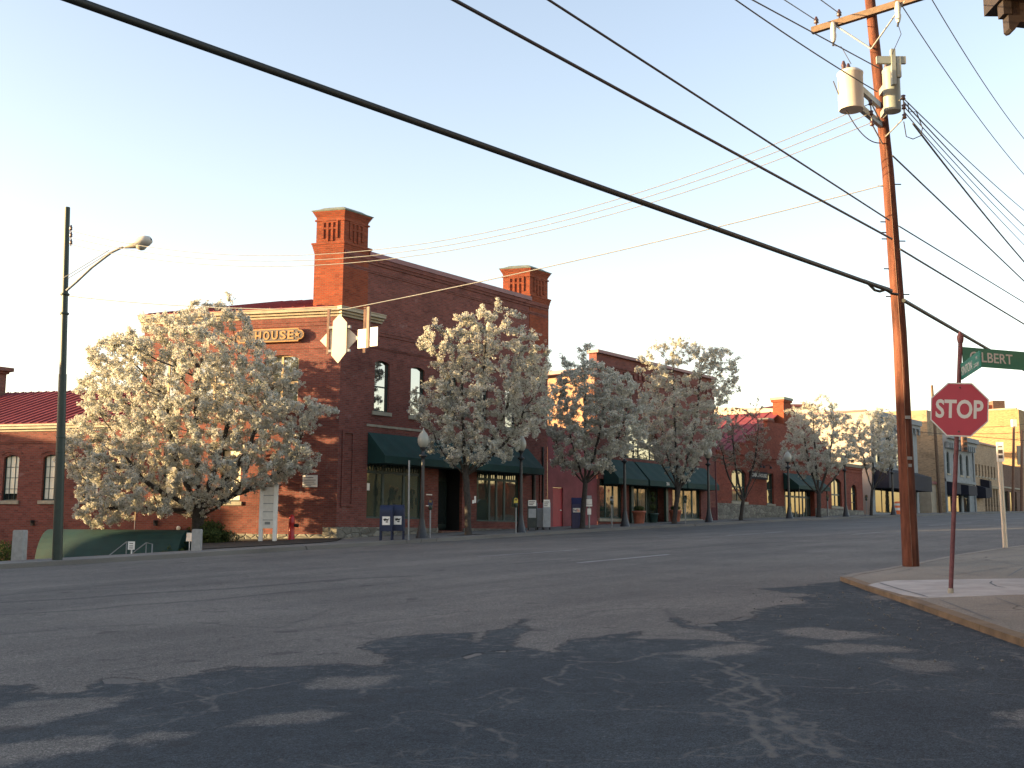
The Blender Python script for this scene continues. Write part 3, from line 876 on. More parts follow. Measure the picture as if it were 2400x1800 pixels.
# one finely divided sheet carries the worn layers of the junction: signed distances to the
# outlines of the newer dark layer, of bared patches, of pot holes and of cracks and tar seams
def seg_dist(px, py, pts, closed):
    d2 = np.full(px.shape, 1e9); inside = np.zeros(px.shape, bool)
    q = list(pts) + ([pts[0]] if closed else [])
    for a, b in zip(q, q[1:]):
        ax, ay, bx, by = a[0], a[1], b[0], b[1]
        dx, dy = bx - ax, by - ay
        t = np.clip(((px - ax) * dx + (py - ay) * dy) / (dx * dx + dy * dy + 1e-12), 0, 1)
        d2 = np.minimum(d2, (px - ax - t * dx) ** 2 + (py - ay - t * dy) ** 2)
        if closed:
            c = ((ay > py) != (by > py)) & (px < dx * (py - ay) / (dy + 1e-12) + ax)
            inside ^= c
    d = np.sqrt(d2)
    return np.where(inside, d, -d) if closed else d


nx_ = np.unique(np.round(np.concatenate([np.arange(-8, 2.4, .25), np.arange(2.4, 14, .042), np.arange(14, 16, .07), np.arange(16, 26, .14), np.arange(26, 40.1, .3)]), 3))
ny_ = np.unique(np.round(np.concatenate([np.arange(-7, -1, .25), np.arange(-1, 12, .042), np.arange(12, 20, .14), np.arange(20, 28.2, .3)]), 3))
GX, GY = np.meshgrid(nx_, ny_)
fx, fy = GX.ravel(), GY.ravel()
apd = seg_dist(fx, fy, ap, True)
wn = np.max([seg_dist(fx, fy, [Gd(x, y) for x, y in q], True) for q in patches], axis=0)
hl = np.max([seg_dist(fx, fy, [Gd(x, y) for x, y in q], True) for q in holes_px], axis=0)
rc_ = np.random.default_rng(4)


def wander(pts, amp, depth=4):
    q = [np.array(p[:2], float) for p in pts]
    for _ in range(depth):
        nx = []
        for a, b in zip(q, q[1:]):
            d = b - a; l = np.hypot(*d); nn = np.array([-d[1], d[0]]) / (l + 1e-9)
            nx += [a, (a + b) / 2 + nn * rc_.normal(0, 1) * min(amp, .13 * l)]
        q = nx + [q[-1]]
    return q


def local_dist(out, pts, w):
    q = np.array(pts); x0, y0 = q.min(0) - .4; x1, y1 = q.max(0) + .4
    k = np.where((fx > x0) & (fx < x1) & (fy > y0) & (fy < y1))[0]
    out[k] = np.minimum(out[k], seg_dist(fx[k], fy[k], pts, False) - w * .5)


ck = np.full(fx.shape, 3.0)
for pl, w in cracks:
    g_ = wander([Gd(x, y) for x, y in pl], .10)
    local_dist(ck, g_, w * .75)
    if w > .015:      # side branches
        for _ in range(2 + int(w > .04) * 5):
            k = rc_.integers(0, len(g_) - 2); d = g_[k + 1] - g_[k]; d /= np.hypot(*d) + 1e-9
            a_ = rc_.choice([-1, 1]) * rc_.uniform(.5, 1.3); dv = np.array([d[0] * math.cos(a_) - d[1] * math.sin(a_), d[0] * math.sin(a_) + d[1] * math.cos(a_)])
            local_dist(ck, wander([g_[k], g_[k] + dv * rc_.uniform(.3, .9)], .08, 3), .012)
for _ in range(26):
    a_ = np.array([rc_.uniform(3, 13), rc_.uniform(0, 11)]); th_ = rc_.uniform(0, 6.28); l_ = rc_.uniform(.6, 2.2)
    local_dist(ck, wander([a_, a_ + l_ * np.array([math.cos(th_), math.sin(th_)])], .15, 4), .006)
sm_ = np.min([seg_dist(fx, fy, [Gd(x, y) for x, y in pl], False) - w * .5 for pl, w in seams], axis=0)
nxn = len(nx_)
me = bpy.data.meshes.new('junction_road')
hz_ = np.interp(fx, _HX, _HZ) - .004 * fy + .005 - np.clip(hl, 0, .12) * .25
co_ = np.stack([fx, fy, hz_], 1)
me.vertices.add(len(fx)); me.vertices.foreach_set('co', co_.ravel())
ii, jj = np.meshgrid(np.arange(nxn - 1), np.arange(len(ny_) - 1)); b0 = (jj * nxn + ii).ravel()
qd = np.stack([b0, b0 + 1, b0 + nxn + 1, b0 + nxn], 1)
me.loops.add(qd.size); me.loops.foreach_set('vertex_index', qd.ravel())
me.polygons.add(len(qd)); me.polygons.foreach_set('loop_start', np.arange(len(qd)) * 4); me.polygons.foreach_set('loop_total', np.full(len(qd), 4))
for nm, arr in (('apron', apd), ('worn', wn), ('hole', hl), ('crack', ck), ('seam', sm_)):
    at = me.attributes.new(nm, 'FLOAT', 'POINT'); at.data.foreach_set('value', np.clip(arr, -3, 3).astype(np.float32))
me.update(); me.validate()
me.materials.append(M['junction'])
o = bpy.data.objects.new('junction_road', me); COL.objects.link(o); struct(o)

lm = MB()
for a, b in [((1351, 1320), (1573, 1300)), ((1121, 1305), (1367, 1289)), ((1703, 1256), (1844, 1246.5)), ((1997, 1253), (2079, 1247)), ((2176, 1232), (2285, 1225.5)), ((1200, 1302), (1200, 1302)), ((2330, 1219), (2400, 1215))]:
    if a == b: continue
    p, q = Gd(*a), Gd(*b)
    q = np.array([q[0], p[1] * .3 + q[1] * .7, q[2]])
    ribbon(lm, [p, q], .12, .004, .007, seed=int(a[0]), step=.4, soft=False)
struct(lm.build('lane_markings', 'roadpaint'))

# loose stones swept against the kerb
gm = MB()
rg2 = random.Random(11)
for i in range(190):
    t = rg2.random()
    a = K[2] + (K[-1] + kd * 1.5 - K[2]) * t
    off = abs(rg2.gauss(0, .8)) + .12
    p = a + np.array([kd[1], -kd[0], 0]) * (off if kd[1] * 1 - kd[0] * -1 > 0 else -off)
    if np.array([kd[1], -kd[0], 0]).dot(np.array([-1, 1, 0])) < 0: p = a - np.array([kd[1], -kd[0], 0]) * off
    else: p = a + np.array([kd[1], -kd[0], 0]) * off
    s_ = rg2.choice([.006, .008, .009, .012, .017])
    c = np.array([p[0], p[1], zg(p[0], p[1]) + .006 + s_ * .5])
    q = [c + np.array([rg2.uniform(.6, 1.2) * s_ * math.cos(k * 1.57 + i), rg2.uniform(.6, 1.2) * s_ * math.sin(k * 1.57 + i), 0]) for k in range(4)] + [c + np.array([0, 0, s_ * .8]), c - np.array([0, 0, s_])]
    gm.add(q, [(0, 1, 4), (1, 2, 4), (2, 3, 4), (3, 0, 4), (1, 0, 5), (2, 1, 5), (3, 2, 5), (0, 3, 5)])
g_ = gm.build('gravel', 'crackfill'); tag(g_, 'loose pale stones scattered along the stained kerb', 'gravel', kind='stuff')
# ------------------------------------------------------------------ the corner building
X_ = np.array([1.0, 0, 0]); Y_ = np.array([0, 1.0, 0]); Z_ = np.array([0, 0, 1.0])
A0 = np.array([30.75, 33.2, 0.0])
sa = math.radians(113.87)
S = np.array([math.cos(sa), math.sin(sa), 0]); SN = np.array([-math.sin(sa), math.cos(sa), 0])
FF = fr(A0, X_, -Y_)                 # avenue front
SF = fr(A0, S, SN)                   # side street front, u grows away from the corner
CF = fr(A0, X_, S)                   # skewed plan of the whole block
FD = 14.2
ZB = -3.2

cb = thing('corner_building', 'two storey red brick corner building with two tall chimneys and green awnings', 'building', A0 + Z_ * -.4)
w = MB()
shops = [(1.65, 5.0, .6, 3.15), (8.7, 11.95, .56, 3.15)]
upper = [(c - 30.75 - .44, c - 30.75 + .44, 5.07, 7.24) for c in (33.15, 35.35, 37.55, 39.75, 41.95)]
recess = (.28, .74, 1.15, 4.02)
recess2 = (13.1, 13.5, 1.2, 3.4)
door = (6.05, 7.68, .12, 3.15)
wall(w, FF, 0, FD, ZB, 11.6, shops + upper + [door], .16)
for u in upper: arch_fill(w, FF, u[0], u[1], u[3], .12, .16)
sidewin = [(1.85, 3.4, 5.1, 7.27), (4.95, 6.5, 5.1, 7.27), (7.3, 8.5, 5.1, 7.27), (4.3, 5.2, 1.25, 3.4), (7.0, 7.9, 1.25, 3.4)]
wall(w, SF, 0, 9.1, ZB, 8.8, sidewin, .16)
for u in sidewin[:3]: arch_fill(w, SF, u[0], u[1], u[3], .14, .16)
w.box(FF, .05, FD - .02, -.42, -.18, 8.6, 11.59)          # inner face of the parapet
w.quad(*[A0 + X_ * FD + S * a + Z_ * z for a, z in ((0, ZB), (9.1, ZB), (9.1, 9.0), (0, 11.6))])
w.quad(*[A0 + X_ * a + S * 9.1 + Z_ * z for a, z in ((0, ZB), (FD, ZB), (FD, 9.0), (0, 8.8))])
w.add([A0 + S * 9.1 + X_ * a + Z_ * z for a, z in ((0, 8.8), (FD, 8.8), (7, 10.9))], [(0, 1, 2)])
# shallow blind recesses are shown by proud brick strips round them
for z0, z1, pr in ((7.78, 7.9, .05), (7.72, 7.78, .025), (8.3, 8.42, .04), (8.42, 8.5, .065), (10.92, 11.0, .03), (11.0, 11.08, .05), (11.3, 11.42, .045), (11.42, 11.6, .09)):
    w.box(FF, .02, FD, -.01, pr, z0, z1)
for z0, z1, pr in ((7.5, 7.58, .025), (8.45, 8.6, .04), (8.6, 8.79, .07)):
    w.box(SF, .02, 9.08, -.01, pr, z0, z1)
for r_ in (recess, recess2):
    a, b, c, d = r_
    for bx in ((a - .1, a, c - .1, d + .1), (b, b + .1, c - .1, d + .1), (a, b, c - .1, c), (a, b, d, d + .1)):
        w.box(FF, bx[0], bx[1], -.01, .07, bx[2], bx[3])
w.build('wall', 'brick', cb)
for a, b in ((1.55, 5.1), (8.6, 12.05)):      # paler lintel course over the shop fronts
    m = MB(); m.box(FF, a, b, -.01, .03, 4.4, 4.5); m.build('lintel_band', 'sill', cb)
m = MB()
for (a, b) in ((-.05, 6.0), (7.74, FD)): m.box(FF, a, b, .004, .07, ZB, .24)
m.box(SF, .55, 9.1, .004, .07, ZB, -.06); m.box(SF, -.06, .55, .006, .075, ZB, .22)
m.build('stone_base', 'stone', cb)

for i, (a, b, c, d) in enumerate(upper):
    window(cb, FF, a, b, c, d, .13, zs=((c + d) / 2 - .02,), fw=.055, thin=.028)
for (a, b, c, d) in sidewin[:3]:
    window(cb, SF, a, b, c, d, .13, us=((a + b) / 2,), zs=((c + d) / 2 - .05,), fw=.06, thin=.045, frame='cream_frame')
for (a, b, c, d) in sidewin[3:]:
    window(cb, SF, a, b, c, d, .13, zs=((c + d) / 2,), frame='teal', blind=(c + .05, d - .05))
# shop fronts
a, b, c, d = shops[0]
ex = [(a + .06 + k * .16, a + .072 + k * .16, 2.55, 3.1) for k in range(1, 20)]
sw0 = window(cb, FF, a, b, c, d, .13, us=(a + 1.06, a + 2.32), zs=(2.53,), fw=.07, thin=.06, pane='glass_shop', sill=False, name='shop_window', extra=ex)
m = MB(); m.box(FF, a + .12, a + .3, -.148, -.142, 1.75, 2.05); m.build('poster', 'white', sw0)
a, b, c, d = shops[1]
ex = [(a + .06 + k * .16, a + .072 + k * .16, 2.55, 3.1) for k in range(1, 20)]
window(cb, FF, a, b, c, d, .13, us=(a + 1.07, a + 1.6, a + 2.2), zs=(2.53,), fw=.07, thin=.06, pane='glass_shop', sill=False, name='shop_window', extra=ex)
# recessed entrance
a, b, c, d = door
m = MB()
m.box(FF, a - .05, a - .002, -1.0, -.165, c, d); m.box(FF, b + .002, b + .05, -1.0, -.165, c, d); m.box(FF, a - .05, b + .05, -1.0, -.17, d + .002, d + .1); m.box(FF, a - .05, b + .05, -1.1, -1.0, c, d)
m.build('entrance_lobby', 'dark', cb)
dr = MB(); dr.box(FF, a + .12, a + .82, -.95, -.9, c + .1, 2.5); dr.box(FF, a + .86, b - .06, -.95, -.9, c + .1, 2.5)
dr = dr.build('door', 'door_dark', cb)
m = MB(); m.box(FF, a + .22, a + .72, -.9, -.885, c + .3, 2.35); m.box(FF, a + .96, b - .16, -.9, -.885, c + .3, 2.35); m.build('pane', 'glass_dark', dr)
m = MB(); m.tube([A0 + X_ * (a + .78) - Y_ * -.86 + Z_ * 1.0, A0 + X_ * (a + .78) - Y_ * -.86 + Z_ * 1.4], .015); m.build('handle', 'steel', dr)
m = MB(); m.box(FF, a - .02, b + .02, -.8, .25, -.6, .1); m.box(FF, a - .02, b + .02, .25, .5, -.6, -.04); m.build('step', 'brick_brown', cb)
for z in (1.66, 1.17):
    m = MB(); m.box(FF, 5.25, 5.62, .002, .03, z, z + .045); m.build('letter_slot', 'white', cb)
# cornice with its short return
m = MB()
for z0, z1, pr in ((8.8, 8.9, .10), (8.9, 9.0, .2), (9.0, 9.12, .32), (9.12, 9.16, .35)):
    m.box(SF, -.0, 9.25, .002, pr, z0, z1)
    m.box(FF, -pr * 1.0, 2.25, .002, pr, z0 + .002, z1 - .002)
m.build('cornice', 'cornice', cb)
m = MB(); m.box(FF, 1.42, FD - 1.5, -.5, .13, 11.6, 11.8); m.box(FF, 1.42, FD - 1.5, -.3, -.1, 11.8, 11.84); m.build('coping', 'coping', cb)
ev = lambda t, z: A0 + S * t + SN * .3 + Z_ * z
roof_plane('roof', ev(.5, 9.2), ev(9.3, 9.2), A0 + S * 9.2 + X_ * 7 + Z_ * 11.0, A0 + S * .5 + X_ * 7 + Z_ * 11.0, 'roof', cb, .5)
roof_plane('roof', A0 + S * .5 + X_ * 7 + Z_ * 11.0, A0 + S * 9.2 + X_ * 7 + Z_ * 11.0, A0 + S * 9.2 + X_ * FD + Z_ * 9.0, A0 + S * .5 + X_ * FD + Z_ * 9.0, 'roof', cb, .5)


def chimney(u0, v0, du, dv, zb):
    m = MB()

    def ring(e, z0, z1): m.box(CF, u0 - e, u0 + du + e, v0 - e, v0 + dv + e, z0, z1)
    ring(.03, zb, 11.42)
    for i in range(5): ring(.03 + .016 * i, 11.42 + .085 * i, 11.42 + .085 * (i + 1))
    ring(.12, 11.845, 11.93)
    ring(.0, 11.93, 12.86)
    ring(.045, 12.86, 12.93); ring(.0, 12.93, 13.02)
    for i in range(5): ring(.015 + .022 * i, 13.02 + .05 * i, 13.02 + .05 * (i + 1))
    # raised brick fretwork on each face
    for F, n in ((fr(A0 + X_ * u0 + S * v0, S, SN), dv), (fr(A0 + X_ * u0 + S * v0, X_, np.array([S[1], -S[0], 0]) * 0 + np.array([0, -1.0, 0])), du)):
        z0, z1 = 12.0, 12.78
        k = n / 1.3
        for u in (.28, .5, .72, .94): F_u = u * k; m.box(F, F_u, F_u + .1 * k, -.01, .045, z0 + (.12 if u in (.28, .94) else .0), z1 - .002)
        m.box(F, .38 * k, .95 * k, -.01, .038, 12.5, 12.58); m.box(F, .28 * k, 1.04 * k, -.01, .04, z1 + .004, z1 + .07)
    c = m.build('chimney', 'brick_chim', cb)
    m = MB()
    lv = [(.12, 13.27), (.15, 13.31), (.06, 13.35), (-.06, 13.40), (-.18, 13.48), (-.3, 13.52)]
    pts = []
    for e, z in lv:
        pts += [A0 + X_ * (u0 + a) + S * (v0 + b) + Z_ * z for a, b in ((-e, -e), (du + e, -e), (du + e, dv + e), (-e, dv + e))]
    fs = [(i * 4 + k, i * 4 + (k + 1) % 4, i * 4 + 4 + (k + 1) % 4, i * 4 + 4 + k) for i in range(len(lv) - 1) for k in range(4)] + [(0, 3, 2, 1), tuple(len(pts) - 4 + k for k in range(4))]
    m.add(pts, fs); m.build('chimney_cap', 'cap', c)


chimney(0, 0, 1.38, 1.24, 9.21)
chimney(FD - 1.52, 0, 1.52, 1.4, 9.0)
awning(cb, FF, 1.62, 12.54, 4.15, 3.14, 2.84, 1.05)
m = MB(); m.tube([A0 + X_ * 13.0 - Y_ * .06 + Z_ * .0, A0 + X_ * 13.0 - Y_ * .06 + Z_ * 3.2], .09, 10); m.build('column', 'dark', cb)
m = MB(); m.tube([A0 + X_ * 13.75 - Y_ * .06 + Z_ * .1, A0 + X_ * 13.75 - Y_ * .06 + Z_ * 4.3], .05, 8); m.build('downpipe', 'dark', cb)

# gilded sign board and the little white plaque on the side street front
SR = fr(A0, -S, SN)


def board_outline(u0, u1, z0, z1, g=0.0, n=10):
    u0 -= g; u1 += g; z0 -= g; z1 += g
    h = z1 - z0; zc = (z0 + z1) / 2; r = h * .36; s = .22
    pts = [(u0 + s, z0), (u1 - s, z0), (u1 - s, z0 + h * .14)]
    for i in range(n + 1):
        a = -math.pi / 2 + math.pi * i / n
        pts.append((u1 - r + .02 + r * math.cos(a), zc + r * math.sin(a)))
    pts += [(u1 - s, z1 - h * .14), (u1 - s, z1), (u0 + s, z1), (u0 + s, z1 - h * .14)]
    for i in range(n + 1):
        a = math.pi / 2 + math.pi * i / n
        pts.append((u0 + r - .02 + r * math.cos(a), zc + r * math.sin(a)))
    pts += [(u0 + s, z0 + h * .14)]
    return pts


sg = thing('house_sign', 'long gilt edged sign board with HOUSE and a star under the cream cornice', 'sign', A0 + S * 3 + SN * .1 + Z_ * 8)
m = MB(); m.prism(SR, board_outline(-4.75, -1.6, 7.8, 8.36, .0), .10, .19); m.build('border', 'gold', sg)
m = MB(); m.prism(SR, board_outline(-4.75, -1.6, 7.8, 8.36, -.045), .17, .196); m.build('board', 'sign_board', sg)
for uu in (-4.2, -2.0):
    m = MB(); m.box(SR, uu - .03, uu + .03, .0, .10, 7.95, 8.2); m.build('bracket', 'dark', sg)
m = MB()
for ch, t in (('H', 3.62), ('O', 3.24), ('U', 2.87), ('S', 2.5), ('E', 2.15)):
    put_text(m, SR, ch, -t - .14, 7.9, .19, .36, .03, .02, .27)
m.build('lettering', 'gold', sg)
for uc in (-1.86, -4.5):
    m = MB(); st = []
    for k in range(10):
        r_ = .13 if k % 2 == 0 else .055
        st.append((uc + r_ * math.sin(k * math.pi / 5), 8.08 + r_ * math.cos(k * math.pi / 5)))
    m.prism(SR, st, .19, .22); m.build('star', 'gold', sg)
pq = MB(); pq.box(SR, -1.5, -.86, .005, .04, 1.82, 2.3)
o = pq.build('wall_plaque', 'white'); tag(o, 'small white notice plaque on the brick side wall near the corner', 'plaque')
m = MB()
for z, wd in ((2.2, .4), (2.1, .5), (2.02, .45), (1.94, .5), (1.87, .3)): m.box(SR, -1.43, -1.43 + wd, .04, .043, z - .012, z + .012)
m.build('print_lines', 'sign_board', o)

# ------------------------------------------------------------------ low wing along the side street
wg = thing('brick_wing', 'low brick wing with cream cornice and red metal roof left of the corner building', 'building', A0 + S * 14 + Z_ * -1)
w = MB()
wins = [(9.0 + 1.96 + 2.0 * k, 9.0 + 2.74 + 2.0 * k, 1.31, 3.28) for k in range(0, 6)]
wall(w, SF, 9.12, 24, ZB, 4.3, wins, .18)
for u in wins: arch_fill(w, SF, u[0], u[1], u[3], .13, .18)
for z0, z1, pr in ((3.78, 3.86, .03), (3.86, 4.3, .06)): w.box(SF, 9.14, 24, -.01, pr, z0, z1)
for u in wins:      # brick hood moulds
    n = 10
    for i in range(n):
        x0 = u[0] - .12 + (u[1] - u[0] + .24) * i / n; x1 = u[0] - .12 + (u[1] - u[0] + .24) * (i + 1) / n
        zf = lambda x: u[3] + .02 + .14 * (1 - ((x - (u[0] + u[1]) / 2) / ((u[1] - u[0]) / 2 + .12)) ** 2)
        w.prism(SF, [(x0, zf(x0) - .02), (x1, zf(x1) - .02), (x1, zf(x1) + .11), (x0, zf(x0) + .11)], .003, .035)
w.quad(*[A0 + S * 24 + X_ * a + Z_ * z for a, z in ((0, ZB), (8, ZB), (8, 4.3), (0, 4.3))])
w.add([A0 + S * 24 + X_ * a + Z_ * z for a, z in ((0, 4.3), (8.8, 4.3), (4.4, 6.5))], [(0, 1, 2)])
w.build('wall', 'brick', wg)
for (a, b, c, d) in wins:
    window(wg, SF, a, b, c, d, .14, us=(a + .26, a + .52), zs=((c + d) / 2, d - .52, c + .5), fw=.05, thin=.012, pane='glass_dark', blind=(c + (.3 if a > 14.5 else .06), d - .05))
m = MB()
for z0, z1, pr in ((4.302, 4.4, .12), (4.4, 4.52, .26), (4.52, 4.6, .34)): m.box(SF, 9.14, 24.2, .002, pr, z0, z1)
m.build('cornice', 'cornice', wg)
e2 = lambda t, z: A0 + S * t + SN * .32 + Z_ * z
roof_plane('roof', e2(9.15, 4.63), e2(24.2, 4.63), A0 + S * 24.2 + X_ * 4.4 + Z_ * 6.62, A0 + S * 9.15 + X_ * 4.4 + Z_ * 6.62, 'roof', wg, .42)
roof_plane('roof', A0 + S * 9.15 + X_ * 4.45 + Z_ * 6.62, A0 + S * 24.2 + X_ * 4.45 + Z_ * 6.62, A0 + S * 24.2 + X_ * 8.9 + Z_ * 4.4, A0 + S * 9.15 + X_ * 8.9 + Z_ * 4.4, 'roof', wg, .42)
c0 = P(-12, 900, 53.5)
m = MB(); F = fr((c0[0], c0[1], 0), X_, Y_); m.box(F, -.36, .36, -.36, .36, 5.2, 7.5); m.box(F, -.45, .45, -.45, .45, 7.5, 7.62); m.box(F, -.6, .6, -.6, .6, 7.62, 7.8)
m.build('chimney', 'brick_brown', wg)
for t, z in ((13.1, .18), (9.9, .12), (11.5, .15), (5.0, .1)):
    pass
for k, (px, py) in enumerate(((78, 1225), (366, 1225), (498, 1228))):
    r = ray(px, py); q = r * ((SN @ A0) / (SN @ r))
    t_ = (q - A0) @ S
    m = MB(); m.box(SF, t_ - .07, t_ + .07, .003, .1, q[2] - .12, q[2] + .1); m.box(SF, t_ - .03, t_ + .03, .1, .18, q[2] - .02, q[2] + .1)
    o = m.build('wall_fixture', 'dark')
    tag(o, ('small dark fixture low on the wing wall left of the lamp mast', 'small dark fixture on the wing wall above the green barrel canopy', 'small dark fixture on the brick wall right of the big tree trunk')[k], 'fixture', 'small wall fixtures on the side street front')
r = ray(422, 1238); q = r * ((SN @ A0) / (SN @ r)); t_ = (q - A0) @ S
m = MB(); m.lathe(q + SN * .14 - Z_ * .08, [(.03, 0), (.07, .02), (.08, .1), (.05, .16), (.02, .17)], 12); m.box(SF, t_ - .03, t_ + .03, .003, .08, q[2] - .03, q[2] + .03)
o = m.build('wall_lamp', 'white'); tag(o, 'little white wall lamp just left of the big tree trunk', 'lamp')

# ------------------------------------------------------------------ along the avenue


def xat(px, py=1150): return Fy(px, py)[0]


G0 = fr((0, 33.2, 0), X_, -Y_)      # avenue frontage line, u = world x
lk = thing('stucco_link', 'low dark red stucco frontage with a red door between two brick buildings', 'building', (47, 33.2, .2))
w = MB(); wall(w, G0, 44.955, 49.4, -1, 5.3, [(45.42, 46.3, .16, 2.34)], .12)
w.quad((44.955, 33.2, 5.3), (49.4, 33.2, 5.3), (49.4, 40, 5.3), (44.98, 40, 5.3)); w.build('wall', 'paint_red', lk)
m = MB(); m.box(G0, 44.98, 49.4, -.2, .06, 5.302, 5.42); m.build('coping', 'coping', lk)
m = MB(); m.box(G0, 45.43, 46.29, -.12, -.07, .165, 2.33); d_ = m.build('door', 'door_red', lk)
m = MB(); m.lathe((46.15, 33.25, 1.2), [(.02, -.03), (.045, -.02), (.045, .02), (.02, .03)], 10); m.build('knob', 'white', d_)

b2 = thing('awning_shop_building', 'brick shop building with great arched window and three green awnings', 'building', (56, 33.2, .5))
arch = (51.72, 55.96, 4.2, 6.42)
ga = (49.65, 51.9, .85, 2.95); gd = (52.75, 56.45, .62, 2.95); gc = (57.35, 60.75, .95, 2.9)
w = MB(); wall(w, G0, 49.42, 62.72, -1, 9.75, [arch, ga, gd + (.62,), gc], .2); arch_fill(w, G0, arch[0], arch[1], arch[3], 2.05, .2, 24)
for z0, z1, pr in ((8.5, 8.6, .04), (9.0, 9.12, .05), (9.12, 9.3, .1)): w.box(G0, 49.44, 62.7, -.01, pr, z0, z1)
for k in range(26): w.box(G0, 49.6 + k * .5, 49.85 + k * .5, -.01, .09, 8.72, 8.98)
for i in range(24):      # arch ring
    a0 = math.pi * i / 24; a1 = math.pi * (i + 1) / 24
    cx, cz = (arch[0] + arch[1]) / 2, 4.3
    f = lambda r, a: (cx + r * math.cos(a), cz + r * math.sin(a))
    w.prism(G0, [f(2.16, a0), f(2.5, a0), f(2.5, a1), f(2.16, a1)], .004, .06)
w.quad((49.42, 33.2, 8.6), (49.42, 33.2, 9.75), (49.42, 33.7, 9.75), (49.42, 33.7, 8.6))
w.quad((62.72, 33.2, -1), (62.72, 45, -1), (62.72, 45, 9.0), (62.72, 33.2, 9.0)); w.box(G0, 49.44, 62.7, -.5, -.21, 8.5, 9.74)
w.build('wall', 'brick', b2)
m = MB(); m.box(G0, 49.3, 62.85, -.55, .18, 9.755, 9.92); m.build('coping', 'coping', b2)
m = MB(); m.quad((49.42, 33.62, 4.0), (49.42, 33.22, 4.0), (49.42, 33.22, 8.58), (49.42, 33.62, 8.58))
z = 4.0
while z < 8.5:
    m.box(WORLD, 49.36, 49.40, 33.45, 45, z, z + .13); m.box(WORLD, 49.375, 49.40, 33.45, 45, z + .13, z + .17); z += .17
m.box(WORLD, 49.33, 49.41, 33.3, 33.44, 4, 8.6)
m.build('clapboard_side', 'clap', b2)
m = MB(); m.box(WORLD, 49.1, 62.6, 33.75, 45, 8.75, 8.95); m.build('flat_roof', 'coping', b2)
window(b2, G0, *arch, .16, us=(52.6, 53.84, 55.08), zs=(4.9, 5.65), fw=.08, thin=.03, sill=False, name='arched_window', pane='glass')
window(b2, G0, *ga, .14, us=(50.4, 51.15), fw=.07, thin=.05, pane='glass_shop', sill=True, name='shop_window')
window(b2, G0, *gc, .14, us=(58.0, 58.9, 59.9), fw=.07, thin=.06, pane='glass_shop', sill=True, name='shop_window')
dd = window(b2, G0, *gd, .5, us=(53.35, 54.3, 55.2), fw=.09, thin=.05, pane='glass_shop', sill=False, name='entrance_door')
m = MB(); m.tube([(54.22, 33.62, 1.5), (54.22, 33.62, 1.95)], .02); m.tube([(54.38, 33.62, 1.5), (54.38, 33.62, 1.95)], .02); m.build('handle', 'steel', dd)
for u in (52.7, 56.45):
    m = MB(); m.box(G0, u - .12, u + .12, .01, .16, -.2, 2.95); m.build('pilaster', 'teal', b2)
awning(b2, G0, 50.0, 53.0, 4.05, 2.98, 2.68, 1.0)
aw = awning(b2, G0, 53.15, 57.3, 4.06, 2.99, 2.69, 1.02)
awning(b2, G0, 57.45, 61.3, 4.07, 3.0, 2.7, 1.0)
m = MB(); put_text(m, fr((0, 32.18, 0), X_, -Y_), '206', 54.9, 2.77, .012, .17, .004, .01); m.build('house_number', 'white', aw)

b3 = thing('stepped_gable_building', 'orange brick building with stepped gable, red metal roof and stone base', 'building', (75, 33.2, 1))
w1 = (64.9, 66.95, 2.16, 4.3); w2 = (70.0, 71.05, 2.12, 4.2); dr3 = (72.75, 77.9, 1.15, 3.6); sl = (78.35, 78.75, 1.7, 4.0); aw_ = (81.1, 83.05, 2.2, 4.35); ad = (85.0, 86.15, 1.55, 4.0)
w = MB(); wall(w, G0, 62.76, 87.45, -.5, 5.35, [w1, w2, dr3 + (.46,), sl, aw_, ad], .2)
for q in (w1, aw_): arch_fill(w, G0, q[0], q[1], q[3], .3, .2)
arch_fill(w, G0, ad[0], ad[1], ad[3], .5, .2)
gb = [(66.0, 5.352), (66.0, 5.9), (67.6, 5.9), (67.6, 6.5), (68.9, 6.5), (68.9, 7.0), (70.3, 7.0), (70.3, 7.75), (72.9, 7.75), (72.9, 9.3), (74.3, 9.3), (74.3, 9.0), (76.5, 8.3), (79.0, 7.2), (81.2, 6.2), (81.2, 5.352)]
w.prism(G0, gb, -.3, .02)
for (a, b, z) in ((67.55, 68.95, 6.5), (70.2, 71.3, 7.75), (66, 67.65, 5.9)): w.box(G0, a, b, -.36, .08, z + .002, z + .14)
w.box(G0, 62.78, 87.4, -.01, .05, 4.95, 5.05); w.box(G0, 62.78, 87.4, -.01, .09, 5.2, 5.34)
w.quad((87.45, 33.2, -.5), (87.45, 50, -.5), (87.45, 50, 3.6), (87.45, 33.2, 5.2))
w.build('wall', 'brick_far', b3)
m = MB(); m.box(G0, 72.85, 74.05, -.75, .07, 7.75, 9.35); m.box(G0, 72.75, 74.15, -.85, .14, 9.35, 9.5); c = m.build('chimney', 'brick_chim', b3)
m = MB(); m.box(G0, 72.7, 74.2, -.9, .2, 9.505, 9.68); m.build('chimney_cap', 'cap', c)
m = MB(); m.box(G0, 70.35, 71.2, -.7, .07, 7.9, 8.0); m.box(G0, 82, 87.5, -.3, .16, 5.352, 5.6); m.build('coping', 'dark', b3)
m = MB(); m.box(G0, 62.78, 72.7, .004, .07, -.5, 2.0); m.build('stone_base', 'stone', b3)
m = MB(); m.box(G0, 77.95, 87.4, .004, .07, -.5, 2.0); m.build('stone_base', 'stone', b3)
roof_plane('roof', (65.6, 47, 5.2), (65.6, 33.6, 5.2), (73.5, 33.6, 8.75), (73.5, 47, 8.75), 'roof', b3, .8)
roof_plane('roof', (81.5, 33.6, 5.4), (81.5, 47, 5.4), (73.52, 47, 8.75), (73.52, 33.6, 8.75), 'roof', b3, .8)
